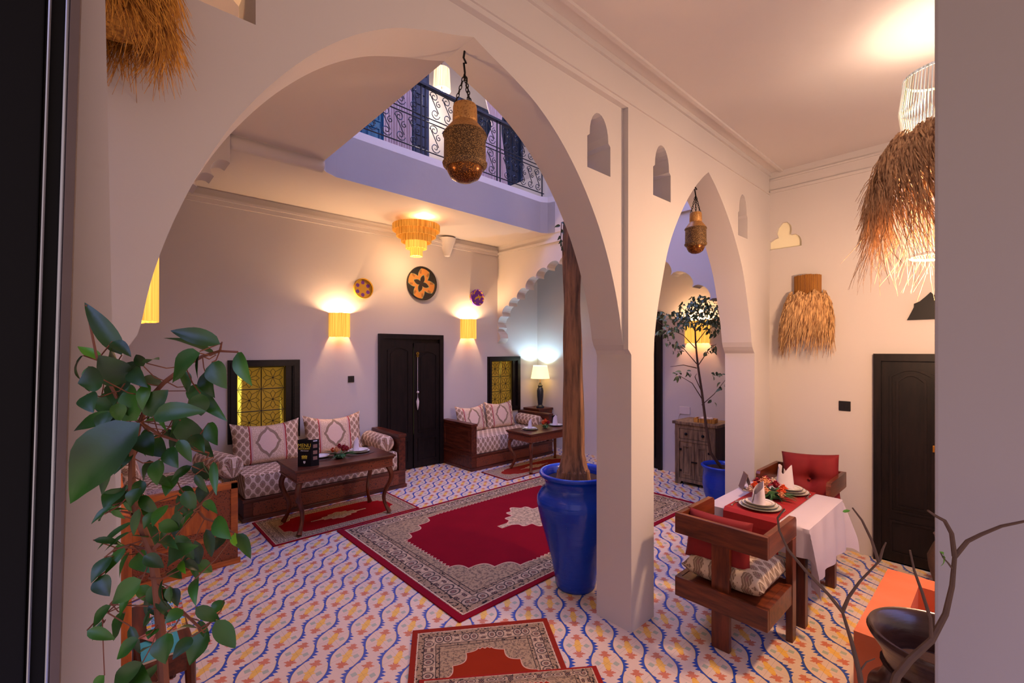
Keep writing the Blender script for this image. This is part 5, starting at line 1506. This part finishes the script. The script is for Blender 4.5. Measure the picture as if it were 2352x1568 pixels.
LV = """280 815 194 694 34 d;230 826 178 795 22 n;238 872 178 880 58 d;287 880 226 815 52 d;314 966 300 882 58 m;314 956 192 914 36 d;322 971 161 1157 112 d;314 979 163 1038 46 d;284 956 169 990 34 d;330 968 414 964 18 n;352 956 475 945 42 d;330 952 387 895 52 d;400 956 492 1052 42 d;460 811 396 880 62 m;506 790 391 759 34 d;496 815 375 776 20 d;546 809 580 887 30 m;487 832 521 893 40 d;471 853 494 914 32 d;433 887 523 968 32 m;460 903 462 955 34 d;330 841 312 814 18 d;337 834 366 826 22 m;284 834 320 866 34 d;375 880 308 878 28 d;479 971 500 1023 30 m;270 830 253 800 30 d;200 905 215 948 34 d;364 1055 361 1115 30 m;463 1060 472 1102 36 d;490 1060 497 1138 16 m;460 1110 480 1174 22 d;424 1128 449 1174 26 d;290 1150 232 1132 32 d;259 1160 209 1204 16 d;298 1172 240 1174 10 d;305 1199 222 1264 20 d;298 1222 239 1267 20 d;288 1252 262 1290 26 m;255 1278 209 1339 28 d;226 1325 252 1369 32 d;315 1271 351 1316 36 m;325 1331 257 1386 40 m;358 1338 376 1396 38 m;390 1346 392 1386 18 d;420 1400 378 1432 26 m;515 1378 488 1414 30 m;497 1423 541 1489 34 d;475 1447 435 1528 46 d;455 1443 412 1440 14 d;440 1462 396 1515 26 d;384 1453 380 1525 48 m;354 1414 335 1438 20 m;358 1444 340 1468 22 m;318 1466 268 1514 30 m;328 1520 262 1575 34 d;255 1390 213 1442 26 d;242 1423 212 1472 14 d;288 1407 260 1472 32 d;493 1192 532 1238 32 m;543 1225 576 1283 24 d;536 1226 546 1256 16 n;510 1230 494 1264 20 d;364 1202 412 1216 26 m;387 1285 457 1252 38 d;447 1240 457 1296 28 d;473 1215 486 1280 20 d;447 1330 450 1392 18 m;414 1290 427 1318 14 n;240 1180 230 1196 20 d;320 1000 352 1048 40 d;345 1010 388 1050 36 d;352 1060 330 1112 30 d;322 1120 300 1165 36 d;330 1135 360 1190 34 d;276 1120 240 1172 34 d;385 1030 410 1075 30 d;400 1090 380 1140 26 m;415 1120 450 1145 20 m;440 1140 400 1180 26 d;355 1175 330 1215 26 d;380 1160 350 1210 24 m;270 1000 225 1045 30 d;440 1000 470 1040 24 d;410 1010 440 1062 22 d;300 1035 262 1090 36 d;345 985 330 1040 34 d;250 945 228 990 30 d;280 870 262 930 40 d;300 850 340 890 30 d;234 905 262 962 34 d;355 1100 395 1118 20 m;445 1172 420 1206 20 d;470 1150 500 1180 16 m;340 1235 300 1230 18 d;370 1240 410 1262 20 d;300 1545 350 1568 44 d;350 1530 330 1580 36 m;240 1550 225 1590 26 m;360 1478 320 1500 20 m"""
lm = {'d': MB(), 'm': MB(), 'n': MB()}; rnd = random.Random(17)
for k, row in enumerate(LV.split(';')):
    q = row.split(); x0, y0, x1, y1, wd = map(float, q[:5]); 
    d0 = FD-.02+rnd.uniform(-.05, .06); 
    if k == 6: d0 = .70
    d1_ = d0+rnd.uniform(-.05, .03)
    b, tip = at(x0, y0, d0), at(x1, y1, d1_)
    nm = (-CF*.8+CU*.5+CR*rnd.uniform(-.35, .35)) if wd > 24 else (-CF*.5+CU*.9+CR*rnd.uniform(-.5, .5))
    lm[q[5]].leaf(b, tip, wd/FPX*d0*1.32, nm, rnd.uniform(.02, .10), 9, .12)
    # petiole to the nearest twig
    nb = min(skel, key=lambda p: (p-b).length)
    if (nb-b).length > .004: mb.tube([b, b.lerp(nb, .5)+Vector((0, 0, -.006)), nb], .0011, 4)
rnd = random.Random(77)
for k in range(95):
    p0 = skel[rnd.randrange(len(skel))]; p1_ = min(skel, key=lambda p: (p-p0).length if (p-p0).length > 1e-4 else 9)
    b0 = p0.lerp(p1_, rnd.random())
    b = b0+CR*rnd.uniform(-.018, .060)+CU*rnd.uniform(-.03, .035)+CF*rnd.uniform(-.04, .05)
    q_ = b-Vector((0, 0, CH))
    if q_.dot(CU) < -.62 or q_.dot(CR)/q_.dot(CF) > -.68: continue
    dr = (CR*rnd.uniform(-.6, 1)+CU*rnd.uniform(-1.3, -.1)+CF*rnd.uniform(-.5, .5)).normalized()
    lm['d' if rnd.random() < .7 else 'm'].leaf(b, b+dr*rnd.uniform(.028, .055), rnd.uniform(.012, .024), (-CF*.6+CU*.7+CR*rnd.uniform(-.6, .6)), rnd.uniform(.03, .14), 8, .14)
    mb.tube([b0, b], .0011, 4)
mb.build('stem', 'twig_red', t, True)
lm['d'].build('foliage', 'leaf', t, True, 1.2)
M['leaf_mid'] = leafmat('mid green glossy leaf', '#1c440c', '#3a6e1a')
lm['m'].build('foliage', 'leaf_mid', t, True, 1.2); lm['n'].build('new_leaves', 'leaf_new', t, True, 1.2)
t2 = thing('plant_pot', (.10, 1.06, .45), 'brown pot of the leafy ficus on the landing, below the view', 'pot')
MB().lathe([(.001, 0), (.08, 0), (.11, .42), (.125, .45), (.125, .5), (.10, .5), (.095, .45), (.001, .44)], 24).build('pot_body', 'terracotta', t2, True)

# ================================================================ bookcase and magazine table at the lower left
t = thing('bookcase', (0.02, 2.52, 0), 'narrow orange-brown wooden bookcase against the left wall behind the leafy plant', 'bookcase')
for y in (0.0, .88):
    mb = MB(); mb.box(0, .095, y, y+.03, 0, 1.35, .002); mb.build('side_panel', 'orange_z', t)
for z in (.03, .36, .69, 1.02, 1.32):
    mb = MB(); mb.box(0.005, .09, .03, .88, z, z+.025); mb.build('shelf', 'orange_y', t)
mb = MB(); mb.box(0, .008, .0, .91, 0, 1.35); mb.build('back_panel', 'orange_z', t)
def bk(y, z, th, hh, mt, label):
    b = thing('book', (.03, y, z), label, 'book'); mb = MB(); mb.box(.0, .085, 0, th-.003, .0, hh, .002); mb.build('cover', mt, b)
bk(2.57, .715, .05, .27, 'zebra', 'zebra-striped large book, nearest on the top shelf of the left bookcase')
bk(2.63, .715, .04, .25, simple('mauve cover', sq('#9a8694'), .5), 'mauve book beside the zebra-striped one on the top shelf of the bookcase')
bk(2.68, .715, .04, .28, simple('cream cover', sq('#c8beb4'), .5), 'cream book third from the front on the top shelf of the bookcase')
bk(2.73, .715, .05, .24, simple('brown cover', sq('#6a4028'), .5), 'brown book at the back end of the row on the bookcase top shelf')
bk(2.57, .385, .06, .26, simple('black cover', sq('#1c1418'), .4), 'thick black book, nearest on the middle shelf of the left bookcase')
bk(2.64, .385, .05, .24, 'zebra', 'zebra-striped book on the middle shelf of the left bookcase')
bk(2.70, .385, .04, .26, simple('pale cover', sq('#b0a8a8'), .5), 'pale grey book at the back end of the bookcase middle shelf')
t = thing('side_table', (0.15, 2.86, 0), 'dark wooden side table holding magazines beside the left bookcase', 'table')
mb = MB(); mb.box(0, .24, 0, .72, .47, .50, .004); mb.build('tabletop', 'wood_y', t)
mb = MB(); mb.box(.01, .23, .01, .71, .40, .47); mb.build('apron', 'wood_y', t)
for x in (.005, .19):
    for y in (.005, .67): 
        mb = MB(); mb.tube([(x+.025, y+.025, .47), (x+.03, y+.015, .25), (x+.02, y+.02, 0.0)], [.026, .022, .018], 8); mb.build('leg', 'wood_z', t, True)
def mag(loc, a, b, rz, mat, label, th=.012):
    t = thing('magazine', loc, label, 'magazine', None, rz)
    mb = MB(); mb.box(-a, a, -b, b, .001, th); mb.build('pages', 'white', t)
    mb = MB(); mb.box(-a-.001, a+.001, -b-.001, b+.001, th, th+.002); mb.build('cover', mat, t)
mag((.25, 2.98, .50), .08, .10, 0, 'paper_blue', 'turquoise magazine lying at the near end of the side table')
mag((.30, 3.30, .50), .085, .19, -.05, 'patchwork', 'colourful patchwork-printed magazine lying on the side table')
mag((.24, 3.09, .5155), .04, .07, .5, simple('red printed paper', sq('#a03028'), .4, c2=sq('#c8b0a8'), nscale=30), 'small red and white booklet lying across the magazines', .004)
